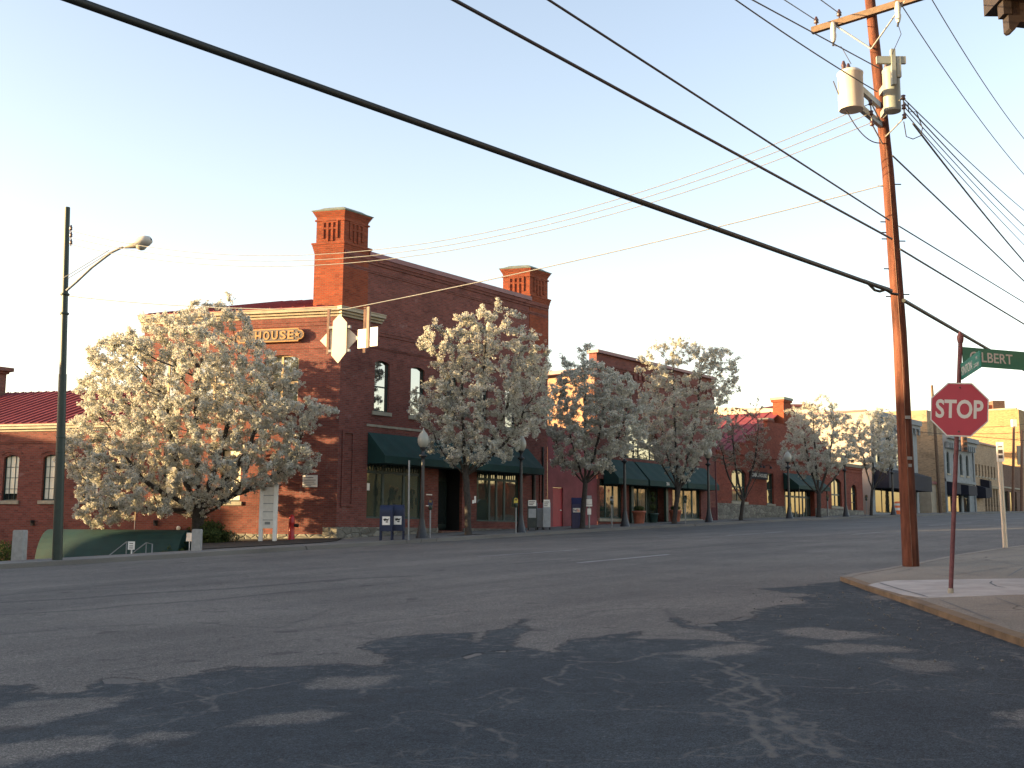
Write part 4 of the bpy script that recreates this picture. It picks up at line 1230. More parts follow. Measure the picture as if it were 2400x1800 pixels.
window(b3, G0, *w1, .15, us=(65.9,), zs=(3.1,), fw=.07, thin=.05, frame='teal', pane='glass_shop')
window(b3, G0, *w2, .15, zs=(3.1,), fw=.07, frame='teal', pane='glass_shop')
window(b3, G0, *aw_, .15, us=(82.08,), zs=(3.1,), fw=.07, thin=.06, pane='glass_shop')
window(b3, G0, *sl, .15, fw=.05, thin=.03, pane='glass_shop')
d_ = window(b3, G0, *ad, .16, zs=(3.3, 2.6), fw=.09, frame='door_dark', pane='glass_shop', sill=False, name='arched_door')
d_ = window(b3, G0, *dr3, .35, us=(73.6, 75.3, 76.6, 77.2), zs=(2.75,), fw=.1, thin=.07, frame='teal', pane='glass_shop', sill=False, name='entrance_door')
awning(b3, G0, 72.6, 78.1, 4.35, 3.45, 3.2, 1.15)
for u in (72.8, 77.7):
    m = MB(); m.tube([(u, 32.15, .7), (u, 32.15, 3.22)], .05, 8); m.build('awning_post', 'dark', b3)
hs = thing('cable_house_sign', 'long navy sign board lettered CABLE HOUSE on the orange brick front', 'sign', (69, 33.1, 3.9))
m = MB(); m.box(G0, 67.35, 70.0, .03, .10, 3.72, 4.22); m.build('board', 'awning_blue', hs)
m = MB(); put_text(m, G0, 'CABLE HOUSE', 67.55, 3.86, .10, .24, .01, .02, 2.25); m.build('lettering', 'sign_text', hs)
for i, u in enumerate((68.1, 68.55, 69.6)):
    m = MB(); m.tube([(u, 33.19, 4.62), (u, 32.85, 4.72), (u, 32.7, 4.6)], .02, 6); m.lathe((u, 32.68, 4.46), [(.1, 0), (.07, .08), (.03, .14)], 10)
    o = m.build('gooseneck_lamp', 'dark'); tag(o, 'black gooseneck lamp over the navy sign board', 'lamp', 'gooseneck lamps over the navy sign board')

# grey gabled building behind
bk = thing('olive_gabled_building', 'olive grey gabled building showing behind the red metal roof', 'building', (84, 62, 2))
q0 = P(1745, 1000, 104); q1 = P(1838, 1000, 104)
d = q1 - q0; d[2] = 0; wd = np.linalg.norm(d); d /= wd
F = fr((q0[0], q0[1], 0), d, np.array([d[1], -d[0], 0]))
m = MB(); zt = P(1838, 953, 104)[2]; z0_ = P(1745, 968, 104)[2]
m.prism(F, [(-2, 0), (wd + 3, 0), (wd + 3, zt), (wd, zt), (0, z0_), (-2, z0_ - .6)], -6, 0); m.build('wall', 'tan_front', bk)
m = MB(); m.prism(F, [(-2.2, z0_ - .58), (0, z0_ + .02), (wd, zt + .02), (wd + 3, zt + .02), (wd + 3, zt + .25), (wd, zt + .25), (0, z0_ + .25), (-2.2, z0_ - .35)], -6.2, .2); m.build('roof', 'coping', bk)
m = MB(); m.box(F, wd * .55, wd * .72, .22, .8, z0_ - 1.2, z0_ - .1); m.build('chimney', 'brick_brown', bk)

# white building: sunlit end wall, blue-white front
wb = thing('white_building', 'tall cream rendered building with pale front behind the far blossom trees', 'building', (92, 34, 1.7))
xw = 89.6
zt = 10.6
m = MB()
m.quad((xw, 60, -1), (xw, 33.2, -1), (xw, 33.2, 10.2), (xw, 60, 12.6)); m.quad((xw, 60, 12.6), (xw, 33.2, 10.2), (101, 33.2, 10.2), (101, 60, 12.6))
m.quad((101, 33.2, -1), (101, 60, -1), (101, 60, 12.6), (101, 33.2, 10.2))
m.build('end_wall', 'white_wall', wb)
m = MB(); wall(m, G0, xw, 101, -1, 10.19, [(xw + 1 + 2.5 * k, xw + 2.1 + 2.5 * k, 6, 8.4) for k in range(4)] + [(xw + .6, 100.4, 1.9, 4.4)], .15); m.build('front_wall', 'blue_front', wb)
for k in range(4): window(wb, G0, xw + 1 + 2.5 * k, xw + 2.1 + 2.5 * k, 6, 8.4, .12, zs=(7.2,))
window(wb, G0, xw + .6, 100.4, 1.9, 4.4, .12, us=(92, 94.5, 97), frame='dark', pane='glass_dark', sill=False, name='shop_window')
m = MB()
for z0, z1, pr in ((9.3, 9.5, .15), (9.5, 9.8, .35), (9.8, 10.25, .5)): m.box(G0, xw - .05, 101.1, .004, pr, z0, z1)
for k in range(12): m.box(G0, xw + .1 + k, xw + .4 + k, .16, .34, 9.0, 9.495)
m.build('cornice', 'blue_front', wb)
m = MB(); m.box(WORLD, xw - .12, xw + .3, 33.5, 60, 10.2, 10.35); m.build('coping', 'coping', wb)
awning(wb, G0, xw + .3, 100.6, 5.6, 5.2, 3.9, 1.3, 'awning_blue')

# italianate row beyond the gap
xv = xat(2215); xv2 = xat(2285); xn = xat(2341); xh = 137.0
vb = thing('italianate_building', 'blue grey Italianate building with arched windows and a bare tan side wall', 'building', (xv, 33.2, 2))
m = MB()
m.quad((xv, 34.6, 0), (xv, 33.2, 0), (xv, 33.2, 9.6), (xv, 34.6, 9.6))
m.quad((xv, 58, 0), (xv, 34.6, 0), (xv, 34.6, 12.1), (xv, 58, 12.6)); m.quad((xv, 58, 12.6), (xv, 34.6, 12.1), (xv2, 34.6, 12.1), (xv2, 58, 12.6)); m.quad((xv2, 34.6, 9), (xv, 34.6, 9), (xv, 34.6, 12.1), (xv2, 34.6, 12.1))
m.quad((xv, 33.2, 9.6), (xv2, 33.2, 9.6), (xv2, 34.6, 9.6), (xv, 34.6, 9.6))
m.build('side_wall', 'tan_wall', vb)
fw = [(xv + .9 + 2.05 * k, xv + 1.75 + 2.05 * k, 6.0, 8.1) for k in range(4) if xv + 1.75 + 2.05 * k < xv2]
sh = [(xv + .5 + 2.6 * k, xv + 2.5 + 2.6 * k, 2.3, 4.4) for k in range(3) if xv + 2.5 + 2.6 * k < xv2]
m = MB(); wall(m, G0, xv, xv2, 0, 9.6, fw + sh, .2)
for q in fw: arch_fill(m, G0, q[0], q[1], q[3], .42, .2)
m.box(G0, xv, xv + .35, .004, .12, 0, 9.2); m.box(G0, xv2 - .35, xv2 - .01, .004, .12, 0, 9.2); m.box(G0, xv, xv2 - .01, .004, .16, 5.2, 5.45)
m.build('front_wall', 'blue_front', vb)
for q in fw: window(vb, G0, *q, .14, zs=(7.05,), fw=.08)
for q in sh: window(vb, G0, *q, .14, zs=(3.8,), fw=.09, frame='dark', pane='glass_dark', sill=False, name='shop_window')
m = MB()
for z0, z1, pr in ((8.75, 8.95, .15), (8.95, 9.3, .4), (9.3, 9.75, .65)): m.box(G0, xv - .1, xv2, .005, pr, z0, z1)
for k in range(14): m.box(G0, xv + .1 + k * .65, xv + .35 + k * .65, .155, .5, 8.4, 8.945)
m.build('cornice', 'blue_front', vb)
awning(vb, G0, xv + 3.4, xv + 6.2, 5.1, 4.9, 4.0, 1.2, 'awning_blue'); awning(vb, G0, xv + .2, xv + 1.6, 5.2, 5.0, 4.0, 1.0, 'awning_blue')
m = MB(); m.tube([(xv - .08, 38.5, 3), (xv - .08, 38.7, 8), (xv - .08, 40.3, 12)], .07, 6); m.tube([(xv - .08, 36, 5.2), (xv - .08, 42, 5.6)], .06, 6); m.build('downpipe', 'tan_front', vb)
an = thing('tan_annex', 'low flat roofed tan annex against the bare side wall', 'annex', (xv - 2, 38, 2))
m = MB(); m.box(WORLD, xv - 1.6, xv - .12, 34.0, 47, 0, 4.9); m.build('wall', 'tan_front', an)
m = MB(); m.box(WORLD, xv - 1.8, xv - .1, 33.85, 47.2, 4.9, 5.15); m.build('flat_roof', 'coping', an)

nb = thing('tan_row_building', 'tan brick row building with a line of small upper windows and dark shop columns', 'building', (xv2 + 4, 33.2, 2.5))
sw_ = [(xv2 + .5 + 1.12 * k, xv2 + 1.05 + 1.12 * k, 6.2, 7.4) for k in range(9) if xv2 + 1.05 + 1.12 * k < xn - .2]
sp = [(xv2 + 3.4 + 1.05 * k, xv2 + 4.15 + 1.05 * k, 2.4, 5.0) for k in range(6) if xv2 + 4.15 + 1.05 * k < xn - .2]
m = MB(); wall(m, G0, xv2 + .01, xn, 0, 9.55, sw_ + sp, .25); m.quad((xv2 + .01, 33.2, 9.55), (xn, 33.2, 9.55), (xn, 45, 9.55), (xv2 + .01, 45, 9.55)); m.quad((xn, 33.2, 0), (xn, 45, 0), (xn, 45, 9.55), (xn, 33.2, 9.55)); m.build('wall', 'brick_tan', nb)
m = MB(); m.box(G0, xv2 + .02, xn + .05, -.3, .12, 9.555, 9.75); m.build('coping', 'coping', nb)
for q in sw_: window(nb, G0, *q, .2, fw=.06, pane='glass_dark')
for q in sp: window(nb, G0, *q, .2, fw=.06, frame='dark', pane='glass_dark', sill=False, name='shop_window')
m = MB(); m.box(G0, xv2 + 3.2, xn - .2, .005, .14, 5.05, 5.35); put_text(m, G0, 'THE', 123.0, 5.75, .01, .25, .01); m.build('fascia', 'dark', nb)
awning(nb, G0, xv2 + .2, xv2 + 1.6, 5.2, 4.9, 3.9, 1.0, 'awning_blue'); awning(nb, G0, xv2 + 2.0, xv2 + 2.8, 5.9, 5.7, 4.0, .9, 'awning_blue')

bb = thing('brown_row_building', 'low brown brick shop at the far right end of the row', 'building', (xn + 5, 33.2, 3))
sp = [(xn + 1 + 3.4 * k, xn + 3.8 + 3.4 * k, 2.7, 5.0) for k in range(5) if xn + 3.8 + 3.4 * k < xh - .3]
m = MB(); wall(m, G0, xn + .8, xh - .05, 0, 7.9, sp, .25); m.quad((xn + .8, 45, 0), (xn + .8, 33.2, 0), (xn + .8, 33.2, 7.9), (xn + .8, 45, 7.9)); m.quad((xn + .8, 33.2, 7.9), (xh - .05, 33.2, 7.9), (xh - .05, 45, 7.9), (xn + .8, 45, 7.9)); m.build('wall', 'brick_brown', bb)
for q in sp: window(bb, G0, *q, .2, us=((q[0] + q[1]) / 2,), fw=.07, frame='dark', pane='glass_shop', sill=False, name='shop_window')
m = MB(); m.box(G0, xn + .7, xh - .06, .005, .12, 5.3, 5.45); m.build('string_course', 'sill', bb)
hb = thing('honey_brick_building', 'big sunlit honey brick end wall rising behind the far row', 'building', (xh + 5, 45, 3))
m = MB(); m.quad((xh, 75, 0), (xh, 33.2, 0), (xh, 33.2, 14.7), (xh, 75, 14.7)); m.quad((xh, 33.2, 0), (xh + 15, 33.2, 0), (xh + 15, 33.2, 14.7), (xh, 33.2, 14.7)); m.quad((xh, 33.2, 14.7), (xh + 15, 33.2, 14.7), (xh + 15, 75, 14.7), (xh, 75, 14.7)); m.build('wall', 'orange_wall', hb)
m = MB(); m.box(WORLD, xh - .1, xh + .3, 33.4, 75, 14.702, 14.9); m.build('coping', 'tan_front', hb)
ct = thing('rooftop_stack', 'dark square brick stack on the roofs behind the honey brick wall', 'chimney', P(2345, 1000, 165))
q = P(2345, 1000, 165); F = fr((q[0], q[1], 0), LAT, HEAD)
k_ = 165 / 2600
m = MB(); m.box(F, -15 * k_, 13 * k_, 0, 3, 8, P(2345, 938, 165)[2]); m.build('shaft', 'brick_brown', ct)
m = MB(); m.box(F, -34 * k_, -15.1 * k_, .2, 6, 8, P(2320, 948, 165)[2]); m.build('penthouse', 'brick_far', ct)

# near corner house: only an eave with its bracket reaches into the picture
ec = P(2336, 20, 19)
nh = thing('near_house', 'dark bracketed eave of the near corner house at the upper right', 'house', (ec[0] + 1.5, ec[1] - 3, 0))
EF = fr((ec[0], ec[1], 0), LAT, -HEAD)      # along the picture / toward the photographer
u1 = P(2428, 60, 19); uo = (u1 - ec) @ LAT
zE = ec[2]
m = MB(); m.box(EF, uo, uo + 9, 0, 7, -1.6, zE + .4); m.build('wall', 'brick_brown', nh)
m = MB(); m.box(EF, 0, uo + 9.4, -.5, 7.5, zE + .1, zE + .5); m.build('eave', 'wood_dark', nh)
zb_ = P(2360, 78, 19)[2]
m = MB()
m.box(EF, .06, .2, -.1, .12, zE - .15, zE + .1)
m.prism(EF, [(.14, zE + .1), (.15, zb_ + .02), (.19, zb_ - .02), (.25, zb_), (.34, zb_ + .14), (uo, zb_ + .10), (uo, zE + .1)], -.12, .1)
m.build('bracket', 'wood_dark', nh)

# unseen blocks: added across the side street for shadows, opposite for window reflections


def block(name, label, F, u0, u1, v0, v1, z0, z1, mat, roofmat='coping', ridge=0, rows=((1.2, 2.6),), step=2.6):
    t = thing(name, label, 'house', F[0] + F[1] * (u0 + u1) / 2 + F[2] * (v0 + v1) / 2)
    m = MB(); m.box(F, u0, u1, v0, v1, z0, z1)
    if ridge: m.prism(F, [(u0, z1 + .002), (u1, z1 + .002), (u1, z1 + .003), ((u0 + u1) / 2, z1 + ridge), (u0, z1 + .003)], v0, v1)
    m.build('wall', mat, t)
    if ridge:
        o, ex, ey, ez = F
        pt = lambda u, v, z: o + ex * u + ey * v + ez * z
        uc = (u0 + u1) / 2
        roof_plane('roof', pt(u0 - .4, v0 - .4, z1 - .1), pt(u0 - .4, v1 + .4, z1 - .1), pt(uc, v1 + .4, z1 + ridge + .1), pt(uc, v0 - .4, z1 + ridge + .1), roofmat, t, .5)
        roof_plane('roof', pt(u1 + .4, v1 + .4, z1 - .1), pt(u1 + .4, v0 - .4, z1 - .1), pt(uc, v0 - .4, z1 + ridge + .1), pt(uc, v1 + .4, z1 + ridge + .1), roofmat, t, .5)
    else:
        m = MB(); m.box(F, u0 - .2, u1 + .2, v0 - .2, v1 + .2, z1 + .002, z1 + .3); m.build('roof', roofmat, t)
    for z in rows:
        u = u0 + 1
        while u + 1 < u1 - .5:
            wf = MB(); wf.box(F, u, u + 1, v1 + .003, v1 + .05, z[0], z[1]); wf = wf.build('window', 'cream_frame', t)
            m = MB(); m.box(F, u + .08, u + .92, v1 + .045, v1 + .055, z[0] + .08, z[1] - .08); m.build('pane', 'glass', wf)
            u += step
    return t
# ------------------------------------------------------------------ trees


def scan(poly, z):
    xs = []
    n = len(poly)
    for i in range(n):
        (x0, z0), (x1, z1) = poly[i], poly[(i + 1) % n]
        if (z0 <= z < z1) or (z1 <= z < z0): xs.append(x0 + (z - z0) / (z1 - z0) * (x1 - x0))
    return sorted(xs)


def grow(base, fork, leaders, poly, depth, nat, seed, step=.2, dshift=0.0, gap=-.9):
    """branch skeleton that fills a crown: space colonisation in (lateral, depth, height) metres around base"""
    rg = np.random.default_rng(seed)
    zs = [p[1] for p in poly]
    att = []
    ph = rg.uniform(0, 6.28, (6, 3)); kv = rg.normal(0, 1, (6, 3)) * 2.3; tries = 0
    while len(att) < nat:
        tries += 1
        z = rg.uniform(min(zs), max(zs)); xs = scan(poly, z)
        if len(xs) < 2: continue
        x0, x1 = xs[0], xs[-1]
        x = rg.uniform(x0, x1)
        if rg.random() > (x1 - x0) / 12 + .25: continue
        r = abs(x - (x0 + x1) / 2) / ((x1 - x0) / 2 + 1e-6)
        top = min(1.0, (max(zs) - z) / 2.2 + .25)
        d = min(depth, (x1 - x0) / 2 * 1.05) * math.sqrt(max(0, 1 - r * r)) * top
        rr = rg.uniform(-1, 1); rr = math.copysign(abs(rr) ** .8, rr)
        q = np.array([x, rr * d, z])
        if sum(math.sin(kv[k] @ q + ph[k][0]) for k in range(6)) < gap + 1.2 * (tries % 3 == 0): continue      # hollows between the clumps
        if rg.random() < .09: q = q * np.array([1, 1, 1]) + np.array([(x - (x0 + x1) / 2) * .10, 0, .05 * (z - min(zs)) * rg.uniform(0, .8)])
        att.append((q[0], q[1] + dshift, q[2]))
    att = np.array(att)
    pos = [np.zeros(3)]; par = [-1]
    n = max(3, int(fork[2] / .25))
    fk = np.array(fork, float)
    for i in range(1, n + 1):
        t = i / n
        pos.append(fk * np.array([t ** 1.5, t, t]) + np.array([rg.normal(0, .01), rg.normal(0, .01), 0])); par.append(len(pos) - 2)
    fi = len(pos) - 1
    for ld in leaders:
        at = fi - ld[3] if len(ld) > 3 else fi
        a = pos[at]; b = np.array(ld[:3], float); m_ = max(2, int(np.linalg.norm(b - a) / .25)); p = at
        for i in range(1, m_ + 1):
            t = i / m_
            bow = np.array([(b[0] - a[0]) * .18 * math.sin(math.pi * t), (b[1] - a[1]) * .18 * math.sin(math.pi * t), 0])
            pos.append(a + (b - a) * t + bow + rg.normal(0, .015, 3)); par.append(p); p = len(pos) - 1
    P_ = np.array(pos); par = list(par)
    alive = np.ones(len(att), bool)
    nd = np.full(len(att), 1e9); ni = np.zeros(len(att), int)

    def upd(start):
        nonlocal nd, ni
        for j in range(start, len(P_)):
            if j < 3: continue
            d = ((att - P_[j]) ** 2).sum(1)
            k = d < nd
            nd[k] = d[k]; ni[k] = j
    upd(0)
    for it in range(160):
        use = alive
        if not use.any(): break
        idx = np.where(use)[0]
        dirs = {}
        v = att[idx] - P_[ni[idx]]; v /= (np.linalg.norm(v, axis=1)[:, None] + 1e-9)
        for a, vv in zip(ni[idx], v):
            dirs[a] = dirs.get(a, 0) + vv
        new = []; npar = []
        for a, vv in dirs.items():
            g = P_[a] - P_[par[a]] if par[a] >= 0 else np.array([0, 0, 1.])
            g = g / (np.linalg.norm(g) + 1e-9)
            vv = vv / (np.linalg.norm(vv) + 1e-9) + g * .35 + np.array([0, 0, .22]) + rg.normal(0, .12, 3)
            vv /= np.linalg.norm(vv)
            new.append(P_[a] + vv * step); npar.append(a)
        s0 = len(P_)
        P_ = np.vstack([P_, np.array(new)]); par += npar
        upd(s0)
        alive &= nd > (step * 1.5) ** 2
        if len(P_) > 9000: break
    return P_, np.array(par)


def make_tree(name, label, base, trunk_r, fork, leaders, poly_px, zd, depth, nat, ncl, csize, seed, mat='bloom', group='blossoming pear trees', dshift=0.0, lean=None, petal=9, tipr=.006):
    base = np.array(base, float)
    t = thing(name, label, 'tree', base, group)
    poly = []
    for px, py in poly_px:
        q = Up(base, px, py) - base
        poly.append((q @ LAT, q[2]))

    def loc(px, py, d=0):
        q = Up(base, px, py) - base
        return [q @ LAT, d, q[2]]
    fk = loc(*fork)
    ld = [loc(l[0], l[1], l[2]) + list(l[3:]) for l in leaders]
    Pn, par = grow(base, fk, ld, poly, depth, nat, seed, dshift=dshift, gap=-2.0 if nat > 3000 else -.9)
    n = len(Pn)
    kids = np.zeros(n, int)
    for i in range(1, n): kids[par[i]] += 1
    rad = np.full(n, tipr)
    acc = np.zeros(n)
    for i in range(n - 1, 0, -1):
        r = tipr if kids[i] == 0 else acc[i] ** (1 / 2.35)
        rad[i] = r; acc[par[i]] += r ** 2.35
    rad[0] = acc[0] ** (1 / 2.35)
    k = trunk_r / rad[1]
    rad = np.maximum(tipr, rad * np.where(rad > .03, k, 1 + (k - 1) * np.clip((rad - tipr) / (.03 - tipr), 0, 1)))
    rad[0] = rad[1] * 1.3
    W3 = lambda a: base + LAT * a[0] + HEAD * a[1] + Z_ * a[2]
    Wp = np.array([W3(p) for p in Pn])
    # branches
    main = {}
    for i in range(1, n):
        p = par[i]
        if p not in main or rad[i] > rad[main[p]]: main[p] = i
    dirn = np.zeros((n, 3))
    for i in range(n):
        a = Wp[par[i]] if i else Wp[0]; b = Wp[main[i]] if i in main else Wp[i]
        d = b - a; dirn[i] = d / (np.linalg.norm(d) + 1e-9)
    mb = MB()
    for i in range(1, n):
        p = par[i]
        r1 = rad[i]; r0 = rad[p] if main[p] == i else min(rad[p], r1 * 1.25)
        ns = 10 if r1 > .08 else (6 if r1 > .025 else (4 if r1 > .011 else 3))
        d0 = dirn[p] if main[p] == i else dirn[i]
        ring = []
        for c, d, r in ((Wp[p], d0, r0), (Wp[i], dirn[i], r1)):
            ref = np.array([1.0, .3, 0]) if abs(d[2]) > .5 else np.array([0, .2, 1.0])
            e1 = ref - d * d.dot(ref); e1 /= np.linalg.norm(e1); e2 = np.cross(d, e1)
            ring.append([c + r * (math.cos(6.2832 * q / ns) * e1 + math.sin(6.2832 * q / ns) * e2) for q in range(ns)])
        mb.add(ring[0] + ring[1], [(q, (q + 1) % ns, ns + (q + 1) % ns, ns + q) for q in range(ns)], True)
    mb.build('trunk', 'bark', t)
    # blossom balls along the twigs
    rg = np.random.default_rng(seed + 100)
    tw = np.where((rad < .016) & (np.arange(n) > 5))[0]
    wgt = np.where(kids[tw] == 0, 2.6, 1.0)
    wgt = wgt / wgt.sum()
    pick = rg.choice(tw, ncl, p=wgt)
    cc = Wp[pick] + (Wp[par[pick]] - Wp[pick]) * rg.uniform(0, 1, (ncl, 1)) + rg.normal(0, csize * .75, (ncl, 3))
    cr_ = csize * rg.uniform(.65, 1.25, ncl)
    d = rg.normal(0, 1, (ncl, petal, 3)); d /= np.linalg.norm(d, axis=2, keepdims=True)
    ctr = cc[:, None, :] + d * cr_[:, None, None] * rg.uniform(.55, 1, (ncl, petal, 1))
    nr = d + rg.normal(0, .45, d.shape); nr /= np.linalg.norm(nr, axis=2, keepdims=True)
    rf = rg.normal(0, 1, d.shape)
    e1 = rf - nr * (nr * rf).sum(2, keepdims=True); e1 /= np.linalg.norm(e1, axis=2, keepdims=True)
    e2 = np.cross(nr, e1)
    s = (cr_[:, None] * rg.uniform(.26, .48, (ncl, petal)))[..., None]
    bend = nr * s * .35
    quad = np.stack([ctr - e1 * s - bend, ctr - e2 * s * .8, ctr + e1 * s - bend, ctr + e2 * s * .8], 2).reshape(-1, 3) - base
    nq = ncl * petal
    me = bpy.data.meshes.new('crown')
    me.vertices.add(nq * 4); me.vertices.foreach_set('co', quad.ravel())
    me.loops.add(nq * 4); me.loops.foreach_set('vertex_index', np.arange(nq * 4))
    me.polygons.add(nq); me.polygons.foreach_set('loop_start', np.arange(nq) * 4); me.polygons.foreach_set('loop_total', np.full(nq, 4))
    me.update(); me.validate()
    me.materials.append(M[mat])
    o = bpy.data.objects.new('crown', me); COL.objects.link(o); o.parent = t
    return t


def base_at(px, y, dz=.13):
    """foot of something that stands on the far pavement at distance y, under picture column px"""
    r = ray(px, 1240); x = r[0] * y / r[1]
    return np.array([x, y, zg(x, y) + dz])


bt = P(462, 1240, 42.0); bt[2] = zg(bt[0], bt[1]) + .14
make_tree('blossom_tree', 'big round white blossoming tree in front of the low brick wing', bt, .23, (466, 1195),
          [(250, 1190, -.6), (330, 1090, -1.2), (380, 940, .4), (470, 860, -.5), (550, 830, .8), (620, 960, -.4), (690, 1060, .3), (590, 1130, -1.4, 1), (340, 1170, 1.2, 1)],
          [(530, 708), (560, 714), (588, 755), (602, 800), (650, 840), (685, 868), (700, 930), (770, 955), (782, 970), (740, 1000), (715, 1040), (745, 1075), (720, 1110), (670, 1130), (640, 1150), (560, 1160), (500, 1190), (440, 1212),
           (360, 1195), (290, 1230), (230, 1242), (185, 1215), (200, 1170), (175, 1120), (158, 1060), (170, 1020), (205, 975), (210, 900), (225, 840), (265, 800), (345, 780), (350, 745), (420, 735), (440, 712), (490, 720)],
          42.0, 3.1, 5200, 24000, .084, 5, dshift=-.35, petal=13)

TY = 29.5
T = [  # px, label, radius, fork, leaders, outline, depth, attractors, clusters
    (1098, 'white blossoming street tree before the shop awning, next to the blue mailboxes', .13, (1092, 1115), [(1040, 880, -.3), (1080, 800, .5), (1140, 790, -.3), (1200, 900, .4), (1230, 960, -.4), (1010, 1000, .3), (1150, 1060, -.4)],
     [(1130, 706), (1170, 700), (1190, 722), (1235, 740), (1255, 790), (1285, 830), (1300, 880), (1305, 950), (1285, 1000), (1250, 1030), (1215, 1045), (1190, 1090), (1150, 1080), (1100, 1075), (1050, 1110), (1030, 1085), (1000, 1055), (985, 1015), (955, 990), (965, 930), (990, 890), (985, 850), (975, 800), (990, 775), (1050, 750), (1065, 740), (1110, 745)], 2.0, 1500, 4300, 21),
    (1365, 'white blossoming street tree between the red door and the arched window', .115, (1372, 1135), [(1330, 950, .3), (1370, 880, -.4), (1420, 900, .4), (1470, 950, -.3), (1300, 1020, .2), (1430, 1070, -.5)],
     [(1385, 806), (1415, 820), (1425, 870), (1470, 880), (1515, 930), (1530, 985), (1500, 1045), (1460, 1075), (1450, 1110), (1400, 1090), (1350, 1090), (1320, 1105), (1295, 1095), (1300, 1050), (1275, 1010), (1290, 950), (1300, 900), (1318, 870), (1312, 840), (1340, 818)], 2.1, 1500, 4200, 22),
    (1581, 'tall white blossoming street tree beside the terracotta planter', .12, (1590, 1150), [(1540, 930, -.3), (1580, 850, .4), (1640, 860, -.4), (1690, 930, .4), (1530, 1010, .3), (1650, 1030, -.3)],
     [(1580, 784), (1620, 800), (1650, 830), (1690, 815), (1728, 850), (1738, 920), (1705, 960), (1715, 1010), (1680, 1050), (1640, 1080), (1610, 1130), (1570, 1110), (1530, 1080), (1490, 1045), (1510, 990), (1495, 940), (1505, 890), (1482, 855), (1515, 825), (1530, 795)], 2.3, 1500, 4000, 23),
    (1737, 'thin half bare tree with brownish blossom before the red metal roof', .105, (1742, 1175), [(1690, 1060, -.3), (1720, 1020, .4), (1775, 1000, -.3), (1790, 1060, .3)],
     [(1772, 930), (1795, 950), (1785, 985), (1805, 1020), (1812, 1060), (1790, 1095), (1760, 1110), (1710, 1100), (1660, 1080), (1635, 1050), (1650, 1005), (1690, 960), (1720, 955), (1745, 965)], 2.0, 800, 1100, 24),
    (1920, 'golden lit blossoming tree right of the small green door awning', .14, (1920, 1160), [(1880, 1010, -.4), (1910, 980, .4), (1950, 990, -.3), (1990, 1050, .4), (1860, 1080, .2)],
     [(1930, 922), (1958, 940), (1975, 970), (2005, 1000), (2012, 1050), (1985, 1090), (1950, 1110), (1920, 1120), (1870, 1110), (1825, 1100), (1830, 1060), (1845, 1010), (1850, 960), (1875, 940), (1905, 950)], 2.3, 1300, 3200, 25),
    (2043, 'slim pale blossoming tree before the cream end wall', .10, (2044, 1150), [(2015, 1030, -.3), (2050, 1010, .4), (2085, 1020, -.3), (2100, 1060, .3)],
     [(2055, 955), (2090, 958), (2108, 990), (2122, 1040), (2115, 1080), (2080, 1100), (2050, 1105), (2015, 1095), (1985, 1085), (1985, 1030), (2005, 985), (2025, 965)], 2.2, 1100, 2600, 26)]
for i, (px, lab, tr, fork, lds, outl, dep, na, nc, sd) in enumerate(T):
    b = base_at(px, TY)
    b[2] -= .02
    pit = MB(); pit.slab([(b[0] + a_, b[1] + c_, zg(b[0] + a_, b[1] + c_) + .136) for a_, c_ in ((-.7, -.5), (.7, -.5), (.7, .55), (-.7, .55))], .02); struct(pit.build('tree_pit_ground', 'soil'))
    make_tree('blossom_tree', lab, b, tr, fork, lds, outl, 0, dep, int(na * 1.25), int(nc * (2.2 if i != 3 else 2.4)), .082 if i != 3 else .058, sd, 'bloom' if i != 3 else 'bloom_old', petal=12 if i < 3 else 9)


def shrub(name, label, c, rx, ry, rz, n, seed, mat='leaf', leaf=.05, group=None, stems=7):
    c = np.array(c, float)
    t = thing(name, label, 'shrub', c, group)
    rg = np.random.default_rng(seed)
    mb = MB()
    for k in range(stems):
        a = rg.uniform(0, 6.28); e = c + np.array([math.cos(a) * rx * .6, math.sin(a) * ry * .6, rz * rg.uniform(.7, 1.4)])
        mb.tube([c, (c + e) / 2 + np.array([0, 0, .1]), e], [.015, .012, .005], 4, False)
    mb.build('stem', 'bark', t)
    d = rg.normal(0, 1, (n, 3)); d /= np.linalg.norm(d, axis=1)[:, None]
    lob = 1 + .25 * np.sin(d[:, 0] * 5 + seed) * np.cos(d[:, 1] * 4 + 1) + .15 * np.sin(d[:, 2] * 9)
    p = d * np.array([rx, ry, rz]) * (rg.uniform(.35, 1, (n, 1)) ** .5) * lob[:, None]
    p[:, 2] = np.abs(p[:, 2] + rz * .75); p += c
    nr = d + rg.normal(0, .6, d.shape); nr /= np.linalg.norm(nr, axis=1)[:, None]
    rf = rg.normal(0, 1, d.shape); e1 = rf - nr * (nr * rf).sum(1)[:, None]; e1 /= np.linalg.norm(e1, axis=1)[:, None]; e2 = np.cross(nr, e1)
    s = leaf * rg.uniform(.6, 1.3, (n, 1))
    q = np.stack([p - e1 * s, p - e2 * s * .5, p + e1 * s, p + e2 * s * .5], 1).reshape(-1, 3)
    m = MB(); m.add(q, [(4 * i, 4 * i + 1, 4 * i + 2, 4 * i + 3) for i in range(n)]); m.build('foliage', mat, t)
    return t


def on_ground(px, zd, dz=0.0):
    r = ray(px, 1280); p = r * zd
    return np.array([p[0], p[1], zg(p[0], p[1]) + dz])


